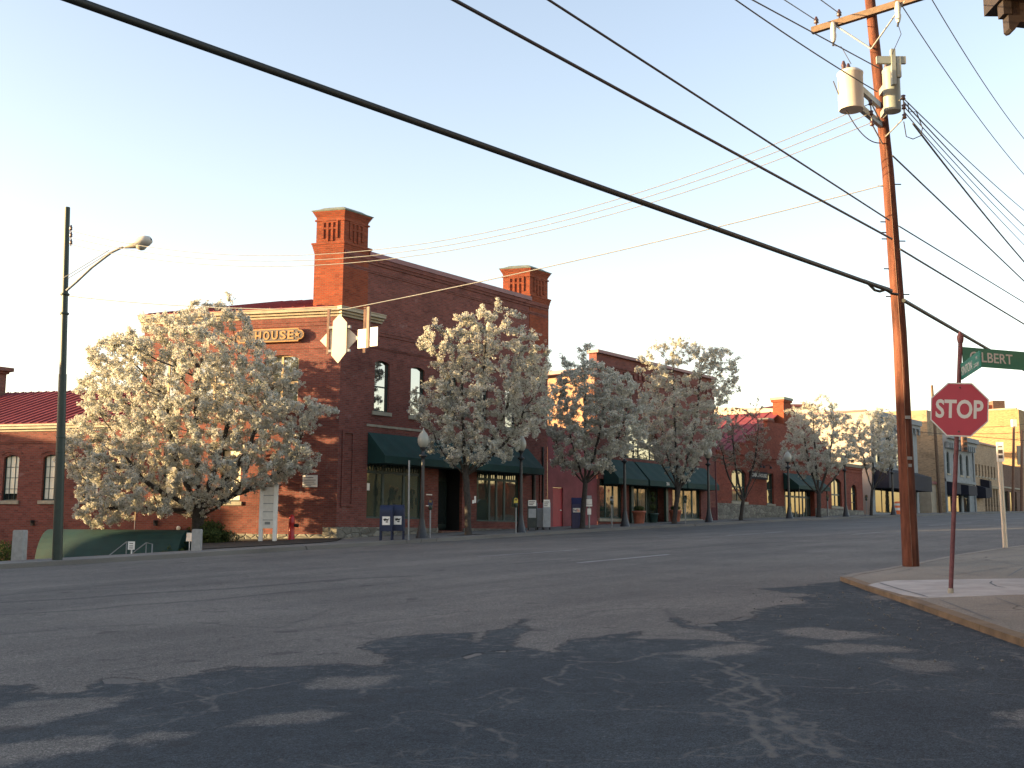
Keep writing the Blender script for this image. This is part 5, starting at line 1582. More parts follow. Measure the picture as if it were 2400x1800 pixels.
shrub('shrub', 'dark green shrub beside the right hand concrete bollard', on_ground(500, 41.5, .1), .62, .6, .42, 2600, 1)
shrub('shrub', 'dark leafy shrub behind the bright plate at the end of the green canopy', on_ground(480, 42.3, .1), .5, .6, .5, 2000, 2)
shrub('shrub', 'pale straggly shrub at the foot of the stone base', on_ground(533, 42.2, .1), .45, .5, .26, 1100, 3, 'leaf_pale', .04)
shrub('shrub', 'straggly plants growing on the stair bank before the green canopy', on_ground(350, 40.5, -.75), .9, .5, .32, 1800, 4, 'leaf', .05)
shrub('shrub', 'dark bush at the far left edge behind the lone bollard', on_ground(10, 42, -.55), .7, .6, .5, 1800, 5)
shrub('shrub', 'low tuft of plants by the canopy under the sunlit plate', on_ground(415, 41, -.5), .5, .4, .4, 1400, 6)
# ------------------------------------------------------------------ street furniture on the far pavement


def lamp_proto(label, loc):
    t = thing('lamp_post', label, 'street lamp', (0, 0, 0), 'globe lamp posts along the avenue')
    m = MB(); m.lathe((0, 0, 0), [(.24, -.15), (.24, .06), (.20, .09), (.2, .2), (.17, .26), (.14, .42), (.105, .62), (.1, .68), (.085, .72)], 16); m.build('base', 'lamp_iron', t)
    m = MB(); m.lathe((0, 0, 0), [(.085, .72), (.075, 1.2), (.06, 2.95), (.055, 3.02), (.085, 3.06), (.15, 3.1), (.16, 3.13), (.15, 3.16), (.06, 3.2), (.055, 3.34), (.12, 3.4), (.12, 3.46)], 14); m.build('shaft', 'lamp_iron', t)
    m = MB(); m.lathe((0, 0, 0), [(.11, 3.46), (.17, 3.52), (.215, 3.63), (.225, 3.74), (.205, 3.86), (.15, 3.97), (.09, 4.04), (.05, 4.08), (.03, 4.13), (.012, 4.2)], 18); m.build('globe', 'globe', t)
    t.location = tuple(loc)
    return t


LP = [(988.7, 'black globe lamp post standing beside the blue mailboxes'), (1220.5, 'black globe lamp post beside the yellow topped parking meter'),
      (1464.8, 'black globe lamp post in front of the left terracotta planter'), (1662, 'black globe lamp post at the right end of the three green awnings'),
      (1850.8, 'black globe lamp post in front of the small green door awning'), (1984, 'black globe lamp post before the arched window at the end of the orange brick building'),
      (2095.6, 'black globe lamp post farthest up the avenue, before the white building')]
lp0 = None
for px, lab in LP:
    b = base_at(px, 29.0)
    if lp0 is None: lp0 = lamp_proto(lab, b)
    else: copy_tree(lp0, b, lab)


def meter_proto(label, loc, head='steel_dark'):
    t = thing('parking_meter', label, 'parking meter', (0, 0, 0), 'parking meters along the kerb')
    m = MB(); m.lathe((0, 0, 0), [(.03, -.1), (.03, 1.05)], 8); m.build('post', 'steel', t)
    m = MB(); m.lathe((0, 0, 0), [(.03, 1.05), (.075, 1.09), (.08, 1.2), (.06, 1.24)], 10); m.build('vault', 'steel_dark', t)
    F = fr((0, 0, 0), LAT, -HEAD)
    ol = [(-.085, 1.24)] + [(-.085 * math.cos(a) , 1.36 + .1 * math.sin(a)) for a in [i * math.pi / 10 for i in range(11)]] + [(.085, 1.24)]
    m = MB(); m.prism(F, ol, -.055, .055); h = m.build('head', head, t)
    m = MB(); m.box(F, -.05, .05, .056, .062, 1.34, 1.42); m.build('display', 'glass_dark', h)
    t.location = tuple(loc)
    return t


MT = [(1008, 'parking meter with a blue head between the first lamp post and the dark doorway', 'mail_blue'), (1209, 'parking meter with a yellow top beside the second lamp post', 'yellow'),
      (1434, 'grey parking meter before the shop window left of the terracotta pot', 'steel'), (1607, 'dark parking meter before the right hand shop window under green awnings', 'steel_dark'),
      (1941.7, 'dark parking meter right of the golden lit tree', 'steel_dark'), (2033, 'dark parking meter before the cream end wall', 'steel_dark')]
for px, lab, hd in MT:
    meter_proto(lab, base_at(px, 28.7), hd)


def mailbox(label, loc):
    t = thing('mailbox', label, 'mailbox', (0, 0, 0), 'blue mailboxes side by side')
    F = fr((0, 0, 0), LAT, -HEAD)
    w, d = .23, .26
    ol = [(-d, .32), (d, .32), (d, .98)] + [(d * math.cos(a), .98 + .30 * math.sin(a)) for a in [i * math.pi / 12 for i in range(1, 12)]] + [(-d, .98)]
    SFm = fr((0, 0, 0), -HEAD, LAT)
    m = MB(); m.prism(SFm, ol, -w, w); m.build('body', 'mail_blue', t)
    m = MB(); m.prism(SFm, [(d * math.cos(a) * 1.02, .98 + .31 * math.sin(a)) for a in (.15, .4, .7, .95)] + [(d * math.cos(a) * .93, .98 + .28 * math.sin(a)) for a in (.95, .7, .4, .15)], -w * .8, w * .8); m.build('chute_door', 'mail_blue', t)
    for sx in (-1, 1):
        for sy in (-1, 1):
            m = MB(); m.box(F, sx * w - (.05 if sx > 0 else 0), sx * w + (0 if sx > 0 else .05), sy * .2 - .02, sy * .2 + .03, -.12, .321); m.build('leg', 'mail_blue', t)
    m = MB(); m.box(F, -.13, .15, d + .003, d + .009, .55, .86); lb = m.build('label_panel', 'white', t)
    m = MB()      # bird head emblem swoosh
    m.prism(F, [(-.1, .76), (-.02, .79), (.06, .76), (.12, .80), (.08, .70), (.0, .71), (-.06, .69)], d + .009, d + .012)
    m.prism(F, [(-.03, .66), (.04, .69), (.10, .66), (.04, .635)], d + .009, d + .012); m.build('emblem', 'dark', lb)
    t.location = tuple(loc)
    return t


mb1 = mailbox('blue curved top mailbox with white emblem, left one of the pair at the kerb', on_ground(905, 40.6, .13))
copy_tree(mb1, on_ground(932, 40.9, .13), 'blue curved top mailbox with white emblem, nearer the first lamp post of the pair')

q = base_at(1114, 29.34); q = Up(q, 1114, 1172)
m = MB(); m.box(fr(q - HEAD * .06, LAT, -HEAD), -.04, .03, -.01, .0, -.12, .16); m.box(fr(q - HEAD * .06, LAT, -HEAD), -.12, -.05, -.01, .0, -.14, .0)
o = m.build('paper_notice', 'white'); tag(o, 'torn white paper notice stuck on the trunk of the tree before the shop awning', 'notice')
b = on_ground(957, 40.6, .13)
m = MB(); q = Up(b, 959, 1079); m.tube([b - Z_ * .1, q], .032, 8); o = m.build('sign_pole', 'steel'); tag(o, 'bare thin grey pole between the mailboxes and the first lamp post', 'pole')

# newspaper boxes by the red door
def newsbox(label, px, zd, w, h, mat, disp, top):
    c = on_ground(px, zd, .13); F = fr(c, LAT, -HEAD)
    t = thing('newspaper_box', label, 'newspaper box', c, 'newspaper boxes by the red door')
    m = MB(); m.box(F, -w, w, -.22, .2, .12, h); m.prism(fr(c, -HEAD, LAT), [(-.22, h + .002), (.2, h + .002), (.1, h + .28), (-.22, h + .28)], -w, w); m.build('cabinet', mat, t)
    m = MB(); m.box(F, -w * .8, w * .8, .201, .215, h * .55, h - .06); m.build('door', 'news_grey', t)
    m = MB(); m.box(F, -w * .85, w * .85, .16, .19, h + .06, h + .06 + disp); cd = m.build('header_card', top, t)
    m = MB()
    for k in range(3): m.box(F, -w * .7, w * (.2 + .2 * k), .19, .194, h + .11 + k * disp * .25, h + .14 + k * disp * .25)
    m.build('print_lines', 'sign_board', cd)
    m = MB()
    for sx in (-1, 1): m.box(F, sx * w * .8 - .03, sx * w * .8 + .03, -.15, .15, -.1, .118)
    m.build('foot', 'dark', t)


newsbox('tall black newspaper box with white header card by the dark column', 1247, 49.5, .21, 1.02, 'news_dark', .26, 'white')
newsbox('grey newspaper box with red and grey front', 1266, 50.4, .15, .92, 'news_grey', .22, 'door_red')
newsbox('grey newspaper box with two white cards beside the red door', 1281, 50.0, .17, .95, 'news_grey', .34, 'white')
c = on_ground(1354, 52.3, .13); F = fr(c, LAT, -HEAD)
t = thing('courier_dropbox', 'dark navy courier drop box with a white logo panel left of the tree trunk', 'drop box', c)
m = MB(); m.prism(fr(c, -HEAD, LAT), [(-.3, -.1), (.3, -.1), (.3, 1.12), (-.05, 1.42), (-.3, 1.42)], -.29, .29); m.build('cabinet', 'navy', t)
m = MB(); m.box(F, -.24, .10, .302, .31, .72, .92); lg = m.build('logo_panel', 'white', t)
m = MB(); put_text(m, F, 'Fed', -.22, .76, .31, .12, .004, .02, .17); m.build('lettering', 'navy', lg)
m = MB(); put_text(m, F, 'Ex', -.04, .76, .31, .12, .004, .02, .12); m.build('lettering', 'orange', lg)
c = on_ground(1381, 51.5, .13); F = fr(c, LAT, -HEAD)
t = thing('leaflet_stand', 'slim post with pale stacked notice panels right of the tree trunk', 'notice stand', c)
m = MB(); m.tube([c - Z_ * .1, c + Z_ * 1.5], .045, 8); m.build('post', 'steel', t)
for z0, z1, w_ in ((1.36, 1.5, .11), (1.1, 1.34, .13), (1.0, 1.08, .14), (.62, .9, .09)):
    m = MB(); m.box(F, -w_, w_, .05, .09, z0, z1); m.build('panel', 'white' if z0 != 1.36 else 'news_grey', t)

# planters at the arched shop entrance


def planter(label, px, y, r, h, kind, potmat):
    b = base_at(px, y)
    t = thing('planter', label, 'planter', b, 'plant pots at the shop entrance')
    m = MB(); m.lathe(b, [(r * .68, -.05), (r * .72, .02), (r * .92, h * .82), (r * 1.02, h * .84), (r * 1.02, h), (r * .9, h), (r * .85, h * .9), (.02, h * .9)], 16); m.build('pot', potmat, t)
    rg = np.random.default_rng(int(px))
    if kind:
        m = MB(); pts = []; fs = []
        n = 900
        for i in range(n):
            k = rg.integers(0, 3)
            zc, rr = ((h + .35, .22), (h + .78, .17), (h + 1.1, .11))[k] if kind == 'topiary' else (h + .12, r * .9)
            d = rg.normal(0, 1, 3); d /= np.linalg.norm(d)
            p = b + Z_ * zc + d * rr * rg.uniform(.6, 1) * np.array([1, 1, 1 if kind == 'topiary' else .5])
            e1 = np.cross(d, rg.normal(0, 1, 3)); e1 /= np.linalg.norm(e1); e2 = np.cross(d, e1); s = .03
            o_ = len(pts); pts += [p - e1 * s, p - e2 * s * .6, p + e1 * s, p + e2 * s * .6]; fs.append((o_, o_ + 1, o_ + 2, o_ + 3))
        m.add(pts, fs); m.tube([b + Z_ * h * .9, b + Z_ * (h + (1.0 if kind == 'topiary' else .2))], .015, 5); m.build('foliage', 'leaf', t)


planter('terracotta flower pot left of the glazed shop entrance', 1498, 32.2, .38, .68, 'low', 'terracotta')
planter('dark pot with a tall clipped topiary at the glazed entrance', 1531, 32.5, .3, .52, 'topiary', 'teal')
planter('terracotta flower pot half hidden by a tree trunk', 1583, 32.2, .36, .66, 'low', 'terracotta')
b = base_at(1681, 31.6)
m = MB(); q = Up(b, 1676, 1070); m.tube([b - Z_ * .1, b + Z_ * .85, q], [.06, .05, .045], 8); m.box(fr(b, LAT, -HEAD), -.32, -.06, -.08, .08, -.05, .75); o = m.build('maroon_pole', 'maroon_post'); tag(o, 'dark red pole with a low side box where the stone base begins', 'pole')

# side street corner: standpipe, notice board on two posts, bollards, barrel canopy
b = on_ground(682, 43.2, .15)
t = thing('standpipe', 'red standpipe lit gold on one side near the brick corner', 'standpipe', b)
m = MB(); m.lathe(b, [(.15, -.1), (.15, .03), (.12, .06), (.115, .62), (.13, .65), (.115, .68), (.11, .82), (.08, .92), (.03, .96)], 14); m.build('barrel', 'red_pipe', t)
m = MB(); m.tube([b + Z_ * .55 + LAT * .1, b + Z_ * .55 + LAT * .26], [.06, .075], 10); m.build('outlet', 'dark', t)

t = thing('notice_board', 'white notice board between two white posts before the brick side wall', 'notice board', on_ground(627, 42.0, .15))
p1 = on_ground(610, 42.0, .15); p2 = on_ground(643, 41.8, .15)
for p_, py in ((p1, 1140), (p2, 1136)):
    q = Up(p_, 611 if p_ is p1 else 646, py)
    m = MB(); F = fr((p_[0], p_[1], 0), LAT, -HEAD); m.box(F, -.07, .07, -.07, .07, p_[2] - .1, q[2]); m.build('post', 'white', t)
mid = (p1 + p2) / 2; d = p2 - p1; d[2] = 0; ln = np.linalg.norm(d); d /= ln
F = fr((p1[0], p1[1], 0), d, np.array([d[1], -d[0], 0]))
zt = Up(mid, 628, 1142)[2]; zb = Up(mid, 628, 1238)[2]
m = MB(); m.box(F, .075, ln - .075, -.02, .03, zb, zt); pn = m.build('panel', 'white', t)
m = MB(); h = (zt - zb) / 5
for k in range(4):
    m = MB(); m.box(F, .09, ln - .09, .03, .036, zb + h * (k + 1) - .012, zb + h * (k + 1) + .012); m.build('divider', 'steel', pn)
m = MB(); m.box(F, .18, ln - .2, .03, .036, zb + .14, zb + .24); m.build('emblem', 'steel', pn)

for px, zd, y0, y1, w_, lab in ((43, 31, 1325, 1242, .155, 'tall grey concrete bollard alone at the far left edge'), (460, 34.6, 1302, 1240, .138, 'grey concrete bollard by the trunk of the big tree, carrying the bright plate')):
    r = ray(px, y0); b = r * zd; b[2] = min(b[2], zg(b[0], b[1]) + .1)
    q = Up(b, px + (2 if px < 100 else 0), y1)
    F = fr((b[0], b[1], 0), LAT, -HEAD)
    t = thing('bollard', lab, 'bollard', b, 'concrete bollards at the pavement edge')
    m = MB(); m.prism(F, [(-w_, b[2] - .2), (w_, b[2] - .2), (w_ * .93, q[2] - .04), (w_ * .8, q[2]), (-w_ * .8, q[2]), (-w_ * .93, q[2] - .04)], -w_, w_); m.build('shaft', 'bollard', t)
    if px > 100: bol = b; bolq = q
sd_ = np.array([-.656, .755, 0])       # bright plate turned square to the low sun
c = P(443, 1259, 40.3); sd_ = np.array([math.cos(math.radians(178)), math.sin(math.radians(178)), 0])
F = fr(c, np.array([sd_[1], -sd_[0], 0]), sd_)
o = MB().prism(F, [(-.19, -.15), (.19, -.15), (.15, .16), (-.15, .16)], -.015, .0).tube([c - Z_ * .6 - sd_ * .03, c + Z_ * .1 - sd_ * .03], .015, 6).build('reflector_plate', 'white')
tag(o, 'small white plate blazing in the low sun at the right end of the canopy', 'plate')

# green barrel canopy over the stair down
c1 = P(112, 1316, 42.0); c2 = P(438, 1318, 41.3)
ax = c2 - c1; ax[2] = 0; ln = np.linalg.norm(ax); ax /= ln; nx = np.array([ax[1], -ax[0], 0])
zt = P(112, 1240, 42.0)[2]; zb = c1[2] - .25; R_ = .95
t = thing('barrel_canopy', 'long green barrel vaulted canopy over the stair along the brick wing', 'canopy', c1)
m = MB(); n = 18; nl = 7
for j in range(nl):
    for i in range(n):
        a0, a1 = math.pi * i / n, math.pi * (i + 1) / n
        f = lambda a, s: c1 * np.array([1, 1, 0]) + Z_ * (zb + (zt - zb) * math.sin(a)) + nx * (R_ * math.cos(a)) + ax * (ln * s)
        m.add([f(a0, j / nl), f(a1, j / nl), f(a1, (j + 1) / nl), f(a0, (j + 1) / nl)], [(0, 1, 2, 3)], True)
m.build('canvas', 'awning', t)
for s, lab in ((0, 1), (1, 1)):
    m = MB(); pts = [c1 * np.array([1, 1, 0]) + Z_ * (zb + (zt - zb) * math.sin(a) * .995) + nx * (R_ * .995 * math.cos(a)) + ax * (ln * s + (.01 if s == 0 else -.01)) for a in [math.pi * i / n for i in range(n + 1)]]
    m.add(pts + [p + ax * (.015 if s == 0 else -.015) for p in pts], [tuple(range(n + 1)), tuple(range(n + 1, 2 * n + 2))[::-1]] + [(i, i + 1, n + 2 + i, n + 1 + i) for i in range(n)])
    m.build('end_panel', 'awning', t)
m = MB()
for s in (0.02, .98):
    for sg_ in (-1, 1): b = c1 + ax * ln * s + nx * R_ * .97 * sg_; m.tube([(b[0], b[1], -3), (b[0], b[1], zb + .02)], .03, 6)
m.build('frame_post', 'dark', t)
for px0, px1, y0, y1, lab in ((243, 297, 1312, 1270, 'thin stair handrail left of the small white notice'), (293, 343, 1310, 1272, 'thin stair handrail right of the small white notice')):
    a = P(px0, y0, 38.5); b = P(px1, y1, 38.8); e = P(px1 + 14, y1 + 3, 38.8)
    m = MB(); m.tube([a - Z_ * 1.0, a, b, e, e - Z_ * 1.0], .022, 6); m.tube([b, b - Z_ * 1.0], .02, 6)
    o = m.build('handrail', 'steel'); tag(o, lab, 'handrail', 'stair handrails before the green canopy')
a = P(308, 1278, 38.2); F = fr(a, LAT, -HEAD)
m = MB(); m.box(F, -.115, .115, -.01, .01, -.15, .13); m.tube([a - Z_ * 1.2 + HEAD * .03, a + HEAD * .03], .02, 6)
o = m.build('stair_notice', 'white'); tag(o, 'little white notice panel between the two stair handrails', 'notice')
m = MB()
for z in (.06, -.02, -.09): m.box(F, -.07, .06, .01, .013, z - .012, z + .012)
m.build('print_lines', 'sign_board', o)

# drum far up the street
b = base_at(2107, 30.5)
t = thing('traffic_drum', 'orange and white traffic drum at the far pavement beside the utility pole', 'traffic drum', b)
m = MB(); m.lathe(b, [(.28, 0), (.27, .3), (.26, .95), (.2, 1.0)], 12); m.build('drum', 'orange', t)
m = MB(); m.lathe(b, [(.277, .3), (.272, .5)], 12); m.lathe(b, [(.272, .68), (.268, .85)], 12); m.build('band', 'white', t)

# ------------------------------------------------------------------ stop sign and street names
b = Gd(2228, 1391, .07)
tp = Up(b, 2251, 800)
st = thing('stop_sign', 'red STOP sign on a leaning maroon post at the near kerb', 'stop sign', b)
ax_ = (tp - b) / np.linalg.norm(tp - b)
m = MB(); m.tube([b - ax_ * .2, tp], .031, 8); m.lathe(tp - Z_ * .02, [(.036, 0), (.045, .05), (.045, .09), (.03, .12), (.012, .16)], 10); m.build('post', 'maroon_post', st)
m = MB(); m.tube([b - ax_ * .05, b + ax_ * .07], .04, 8); m.build('sleeve', 'sill', st)
zdS = RF @ Up(b, 2249, 960)
cS = P(2248.5, 960, zdS - .06)
nrm = -cS / np.linalg.norm(cS); nrm = nrm * np.array([1, 1, .0]); nrm /= np.linalg.norm(nrm)
exS = np.cross(Z_, nrm); exS /= np.linalg.norm(exS)
if exS @ LAT < 0: exS = -exS
cr_ = math.cos(-.068); sr_ = math.sin(-.068)
ex2 = exS * cr_ + Z_ * sr_; ez2 = -exS * sr_ + Z_ * cr_
SFm = fr(cS, ex2, nrm, ez2)
wS = 63.0 * zdS / FPX
oc = lambda r: [(r / math.cos(math.pi / 8) * math.cos(math.pi / 8 + k * math.pi / 4), r / math.cos(math.pi / 8) * math.sin(math.pi / 8 + k * math.pi / 4)) for k in range(8)]
m = MB(); m.prism(SFm, oc(wS), -.006, .0); pl = m.build('panel', 'sign_text', st)
m = MB(); m.prism(SFm, oc(wS * .955), .0, .002); m.build('red_face', 'sign_red', pl)
m = MB(); put_text(m, SFm, 'STOP', -.82 * wS, -.33 * wS, .002, .70 * wS, .0015, .025, 1.64 * wS); m.build('lettering', 'sign_text', pl)
m = MB()
for dz in (.82, -.82): m.lathe(cS + ez2 * dz * wS + nrm * .004, [(.012, -.01), (.012, .01)], 8)
m.build('bolt', 'dark', pl)

# street name blades on the same post (bolted to it, so parts of the sign assembly)


def blade(label, pA, pB, zA, zB, h0, txts, name):
    """pA/pB lower ends"""
    d = pB - pA; d[2] = 0; ln = np.linalg.norm(d); d /= ln
    n_ = np.array([d[1], -d[0], 0])
    if n_ @ pA > 0: n_ = -n_
    F = fr((pA[0], pA[1], pA[2]), d, n_)
    m = MB(); m.box(F, 0, ln, -.006, .006, 0, h0); m.box(F, 0, ln, -.009, .009, -.012, .0); bl = m.build(name, 'sign_green', st)
    m = MB()
    for tx, u, z, hh, wd in txts: put_text(m, F, tx, u * ln, z * h0, .0065, hh * h0, .002, .012, wd * ln)
    m.build('lettering', 'sign_text', bl)


post_g = Up(b, 2250, 855); post_s = Up(b, 2250, 888)
az = math.radians(69) ; hd0 = math.atan2(HEAD[1], HEAD[0])
dG = np.array([math.cos(hd0 - az), math.sin(hd0 - az), 0])
p0 = P(2257, 855, RF @ post_g); hG = (p0 - P(2257, 812, RF @ post_g))[2] * -1
blade('g', p0, p0 + dG * 1.25, 0, 0, hG, [('GILBERT', .10, .22, .56, .62)], 'street_name_blade')
azs = math.radians(10.7)
dS = -np.array([math.cos(hd0 - azs), math.sin(hd0 - azs), 0])
p0 = P(2253, 891, RF @ post_s); hS = (P(2253, 853, RF @ post_s) - p0)[2]
r = ray(2305, 857); # length so that the free end reaches its picture column
best = None
for L_ in np.linspace(.3, 4, 400):
    e = p0 + dS * L_; zz = RF @ e; px = 1200 + FPX * (RX @ e) / zz
    if best is None or abs(px - 2305) < best[0]: best = (abs(px - 2305), L_)
d_ = dS; ln = min(best[1], 1.2)
n_ = np.array([d_[1], -d_[0], 0]); n_ = n_ if n_ @ p0 < 0 else -n_
# readable from the camera side: run the letters from the post outward
F = fr(p0, d_, n_)
m = MB(); m.box(F, .03, ln, -.006, .006, 0, hS); bl = m.build('street_name_blade', 'sign_green', st)
m = MB(); put_text(m, F, 'SINTON', .07 * ln, .2 * hS, .0065, .55 * hS, .002, .012, .55 * ln); put_text(m, F, 'AV', .80 * ln, .6 * hS, .0065, .2 * hS, .002, .008, .1 * ln); put_text(m, F, '2300', .70 * ln, .2 * hS, .0065, .22 * hS, .002, .008, .24 * ln)
m.build('lettering', 'sign_text', bl)
SINT = (p0, d_, ln)

# narrow white sign on a channel post farther along the near kerb
b = Gd(2354, 1284, .07); tp = Up(b, 2338, 1040)
t = thing('channel_post_sign', 'narrow white sign on a sunlit channel post at the right edge', 'sign', b)
m = MB(); m.tube([b - Z_ * .2, tp], .035, 4); m.tube([b - Z_ * .2 + LAT * .06, tp + LAT * .06 - Z_ * .35], .03, 4); m.build('post', 'signback', t)
zd_ = RF @ tp
F = fr(P(2344, 1060, zd_ - .06), LAT * .92 - HEAD * .3, -HEAD, Z_)
m = MB(); m.box(F, -.085, .085, -.005, .005, -.23, .25); pn = m.build('panel', 'white', t)
m = MB(); m.box(F, -.055, .055, .005, .008, -.03, .06); m.box(F, -.055, .055, .005, .008, -.15, -.07); m.box(F, -.05, .05, .005, .008, .12, .15); m.build('print_lines', 'sign_board', pn)

# ------------------------------------------------------------------ utility pole
ub = Gd(2135, 1327, .07)
ut = Up(ub, 2040, 0); ud = (ut - ub); ud_l = np.linalg.norm(ud); ud /= ud_l
upole = thing('utility_pole', 'tall brown wooden utility pole with crossarm at the near kerb', 'utility pole', ub)
zdu = RF @ ub
_PY = [-120, 0, 200, 400, 780, 1327]; _PX = [2026, 2039, 2060, 2081, 2109, 2135]
pa = lambda py: Up(ub, float(np.interp(py, _PY, _PX)), py)
m = MB(); m.tube([ub - Z_ * .3, ub, (ub + pa(1000)) / 2, pa(1000), pa(780), pa(590), pa(400), pa(200), pa(0), pa(-110)], [.165, .155, .148, .139, .130, .122, .114, .108, .101, .098], 18); m.build('shaft', 'wood_pole', upole)
ac = pa(38); AY = np.array([0.05, 1.0, 0]); AY /= np.linalg.norm(AY)
AF = fr(ac - X_ * .16, AY, -X_)
LA = 1.22
m = MB(); m.box(AF, -LA, LA, -.05, .05, -.06, .07); arm = m.build('crossarm', 'wood_arm', upole)
for u in (-.75, .75):
    m = MB(); m.tube([ac - X_ * .2 + AY * u, ac - X_ * .16 - ud * .75], .018, 6); m.build('arm_brace', 'steel', upole)
PIN = [r_ for r_ in (-1.12, -.55, .62, 1.12)]


def insulator(c, name='insulator', r=.055, par=upole):
    m = MB(); m.lathe(c, [(.012, -.06), (.015, 0), (r, .02), (r * .7, .05), (r, .07), (r * .6, .11), (.02, .15)], 10); m.build(name, 'porcelain', par)


for u in PIN: insulator(ac - X_ * .16 + AY * u + Z_ * .13)
for u in (-.62, .72):      # fuse cut-outs hanging from the arm
    c = ac - X_ * .25 + AY * u
    m = MB(); m.lathe(c - Z_ * .42, [(.03, 0), (.045, .04), (.06, .12), (.05, .2), (.06, .3), (.04, .42)], 10); m.build('fuse_cutout', 'porcelain' if 0 else 'trans', upole)
    m = MB(); m.tube([c - Z_ * .42, c - Z_ * .5 + AY * .02], .02, 6); m.build('fuse_tail', 'dark', upole)
# two transformer cans
for k, (pxa, pxb, y0, y1, dz) in enumerate(((1967, 2024, 158, 258, -.25), (2072, 2112, 150, 262, .32))):
    c = P((pxa + pxb) / 2, y1, zdu + dz); c2_ = P((pxa + pxb) / 2 - 10, y0, zdu + dz); h = c2_[2] - c[2]; r_ = (pxb - pxa) / 2 * zdu / FPX
    m = MB(); m.lathe(c, [(r_ * .96, 0), (r_, .02), (r_, h * .86), (r_ * 1.04, h * .87), (r_ * 1.04, h * .91), (r_ * .8, h * .97), (r_ * .3, h)], 20); tk = m.build('transformer_tank', 'trans' if k == 0 else 'trans_dark', upole)
    m = MB()
    for a in (.6, 2.2): m.lathe(c + np.array([math.cos(a) * r_ * .5, math.sin(a) * r_ * .5, h * .94]), [(.03, 0), (.05, .05), (.035, .09), (.05, .13), (.02, .22)], 8)
    m.build('bushing', 'porcelain', tk)
    m = MB()
    axp = pa((y0 + y1) / 2)
    for f_ in (.25, .75):
        q = c + Z_ * h * f_; e = axp + ud * ((q - axp) @ ud)
        m.box(fr(q, (e - q) / np.linalg.norm(e - q), np.cross(Z_, (e - q) / np.linalg.norm(e - q))), r_ * .6, np.linalg.norm(e - q), -.04, .04, -.06, .06)
    m.build('bracket', 'steel', tk)
c = P(2085, 140, zdu + .1)
m = MB(); F = fr(c, LAT, -HEAD); m.box(F, .02, .1, -.05, .05, -.5, .2); m.box(F, -.25, .3, -.03, .03, -.08, .06); m.box(F, .12, .2, -.04, .04, -.35, .05); m.build('switch_bracket', 'trans_dark', upole)
for (px, y0, y1) in ((2040, 238, 292), (2117, 226, 275)):      # secondary racks
    m = MB(); a_ = P(px, y0, zdu); b_ = P(px + (4 if px < 2100 else 3), y1, zdu); ins = (pa((y0 + y1) / 2) - a_); ins[2] = 0
    m.tube([a_, b_], .014, 6)
    for f_ in (0, 1): q = a_ + (b_ - a_) * f_; m.tube([q, q + ins], .014, 6)
    m.build('secondary_rack', 'steel', upole)
    for f_ in (.05, .5, .95):
        q = a_ + (b_ - a_) * f_
        m = MB(); m.lathe(q - Z_ * .05, [(.02, 0), (.045, .015), (.03, .05), (.045, .085), (.02, .1)], 10); m.build('spool', 'porcelain', upole)
for py in (520, 545, 560, 630, 680, 695, 436):
    q = pa(py); m = MB(); m.tube([q - LAT * .22, q - LAT * .1], .012, 6); m.build('through_bolt', 'dark', upole)
for py in (432, 565, 690):
    q = pa(py); m = MB(); m.tube([q + LAT * .1, q + LAT * .24], .012, 6); m.build('through_bolt', 'dark', upole)
m = MB(); m.tube([pa(y_) - HEAD * (.165 if y_ > 1200 else (.145 if y_ > 700 else .122)) - LAT * .03 for y_ in (1326, 1150, 1000, 850, 700, 560, 430, 320)], .006, 5); m.build('ground_wire', 'pipe', upole)
for y_, w_ in ((1075, .045), (1092, .03), (980, .05)):
    q = pa(y_) - HEAD * .158 + LAT * .02; m = MB(); m.box(fr(q, LAT, -HEAD), -w_, w_, -.012, .004, -.03, .03); m.build('pole_tag', 'steel', upole)

# ------------------------------------------------------------------ lamp mast at the left
r = ray(134, 1326); mbp = r * 30.2; mbp[2] = zg(mbp[0], mbp[1]) + .05
mt = Up(mbp, 158, 486)
mast = thing('lamp_mast', 'tall dark green steel mast with curved arm and street light', 'street light', mbp)
m = MB(); L1 = mbp + (mt - mbp) * .52; m.tube([mbp - Z_ * .2, L1], [.135, .108], 14); m.tube([L1, mt], [.095, .075], 14); m.build('mast', 'steel_dark', mast)
m = MB()
for py in (690, 735, 1025, 1060, 1085): q = Up(mbp, 134 + (1326 - py) * 24 / 840, py); m.lathe(q, [(.115, -.03), (.13, 0), (.115, .03)], 12)
m.build('clamp_band', 'steel_dark', mast)
zm = RF @ mbp
arm_px = [(156, 681), (180, 660), (215, 627), (250, 600), (262, 591), (285, 580), (295, 577)]
m = MB(); m.tube([P(x, y, zm - .3 - (x - 156) * .002) for x, y in arm_px], .035, 8); m.build('arm', 'steel', mast)
m = MB(); m.tube([P(148, 652, zm - .1), P(256, 586, zm - .5)], .01, 5); m.tube([P(160, 652, zm - .2), P(258, 591, zm - .5)], .01, 5); m.build('arm_stay', 'wire_grey', mast)
a_ = P(292, 579, zm - .6); b_ = P(337, 566, zm - .7); dd_ = (b_ - a_) / np.linalg.norm(b_ - a_); sd2 = np.cross(dd_, Z_)
pts = []; fs = []; ns = 12
prof = [(0, .05), (.12, .09), (.3, .15), (.5, .19), (.66, .18), (.76, .12), (.79, .04)]
for s_, rr in prof:
    for k in range(ns): a = 6.2832 * k / ns; pts.append(a_ + dd_ * s_ + sd2 * rr * math.cos(a) * 1.1 + np.cross(sd2, dd_) * rr * .8 * math.sin(a))
for i in range(len(prof) - 1):
    for k in range(ns): fs.append((i * ns + k, i * ns + (k + 1) % ns, i * ns + ns + (k + 1) % ns, i * ns + ns + k))
m = MB(); m.add(pts, fs, True); hd_ = m.build('lamp_head', 'trans', mast)
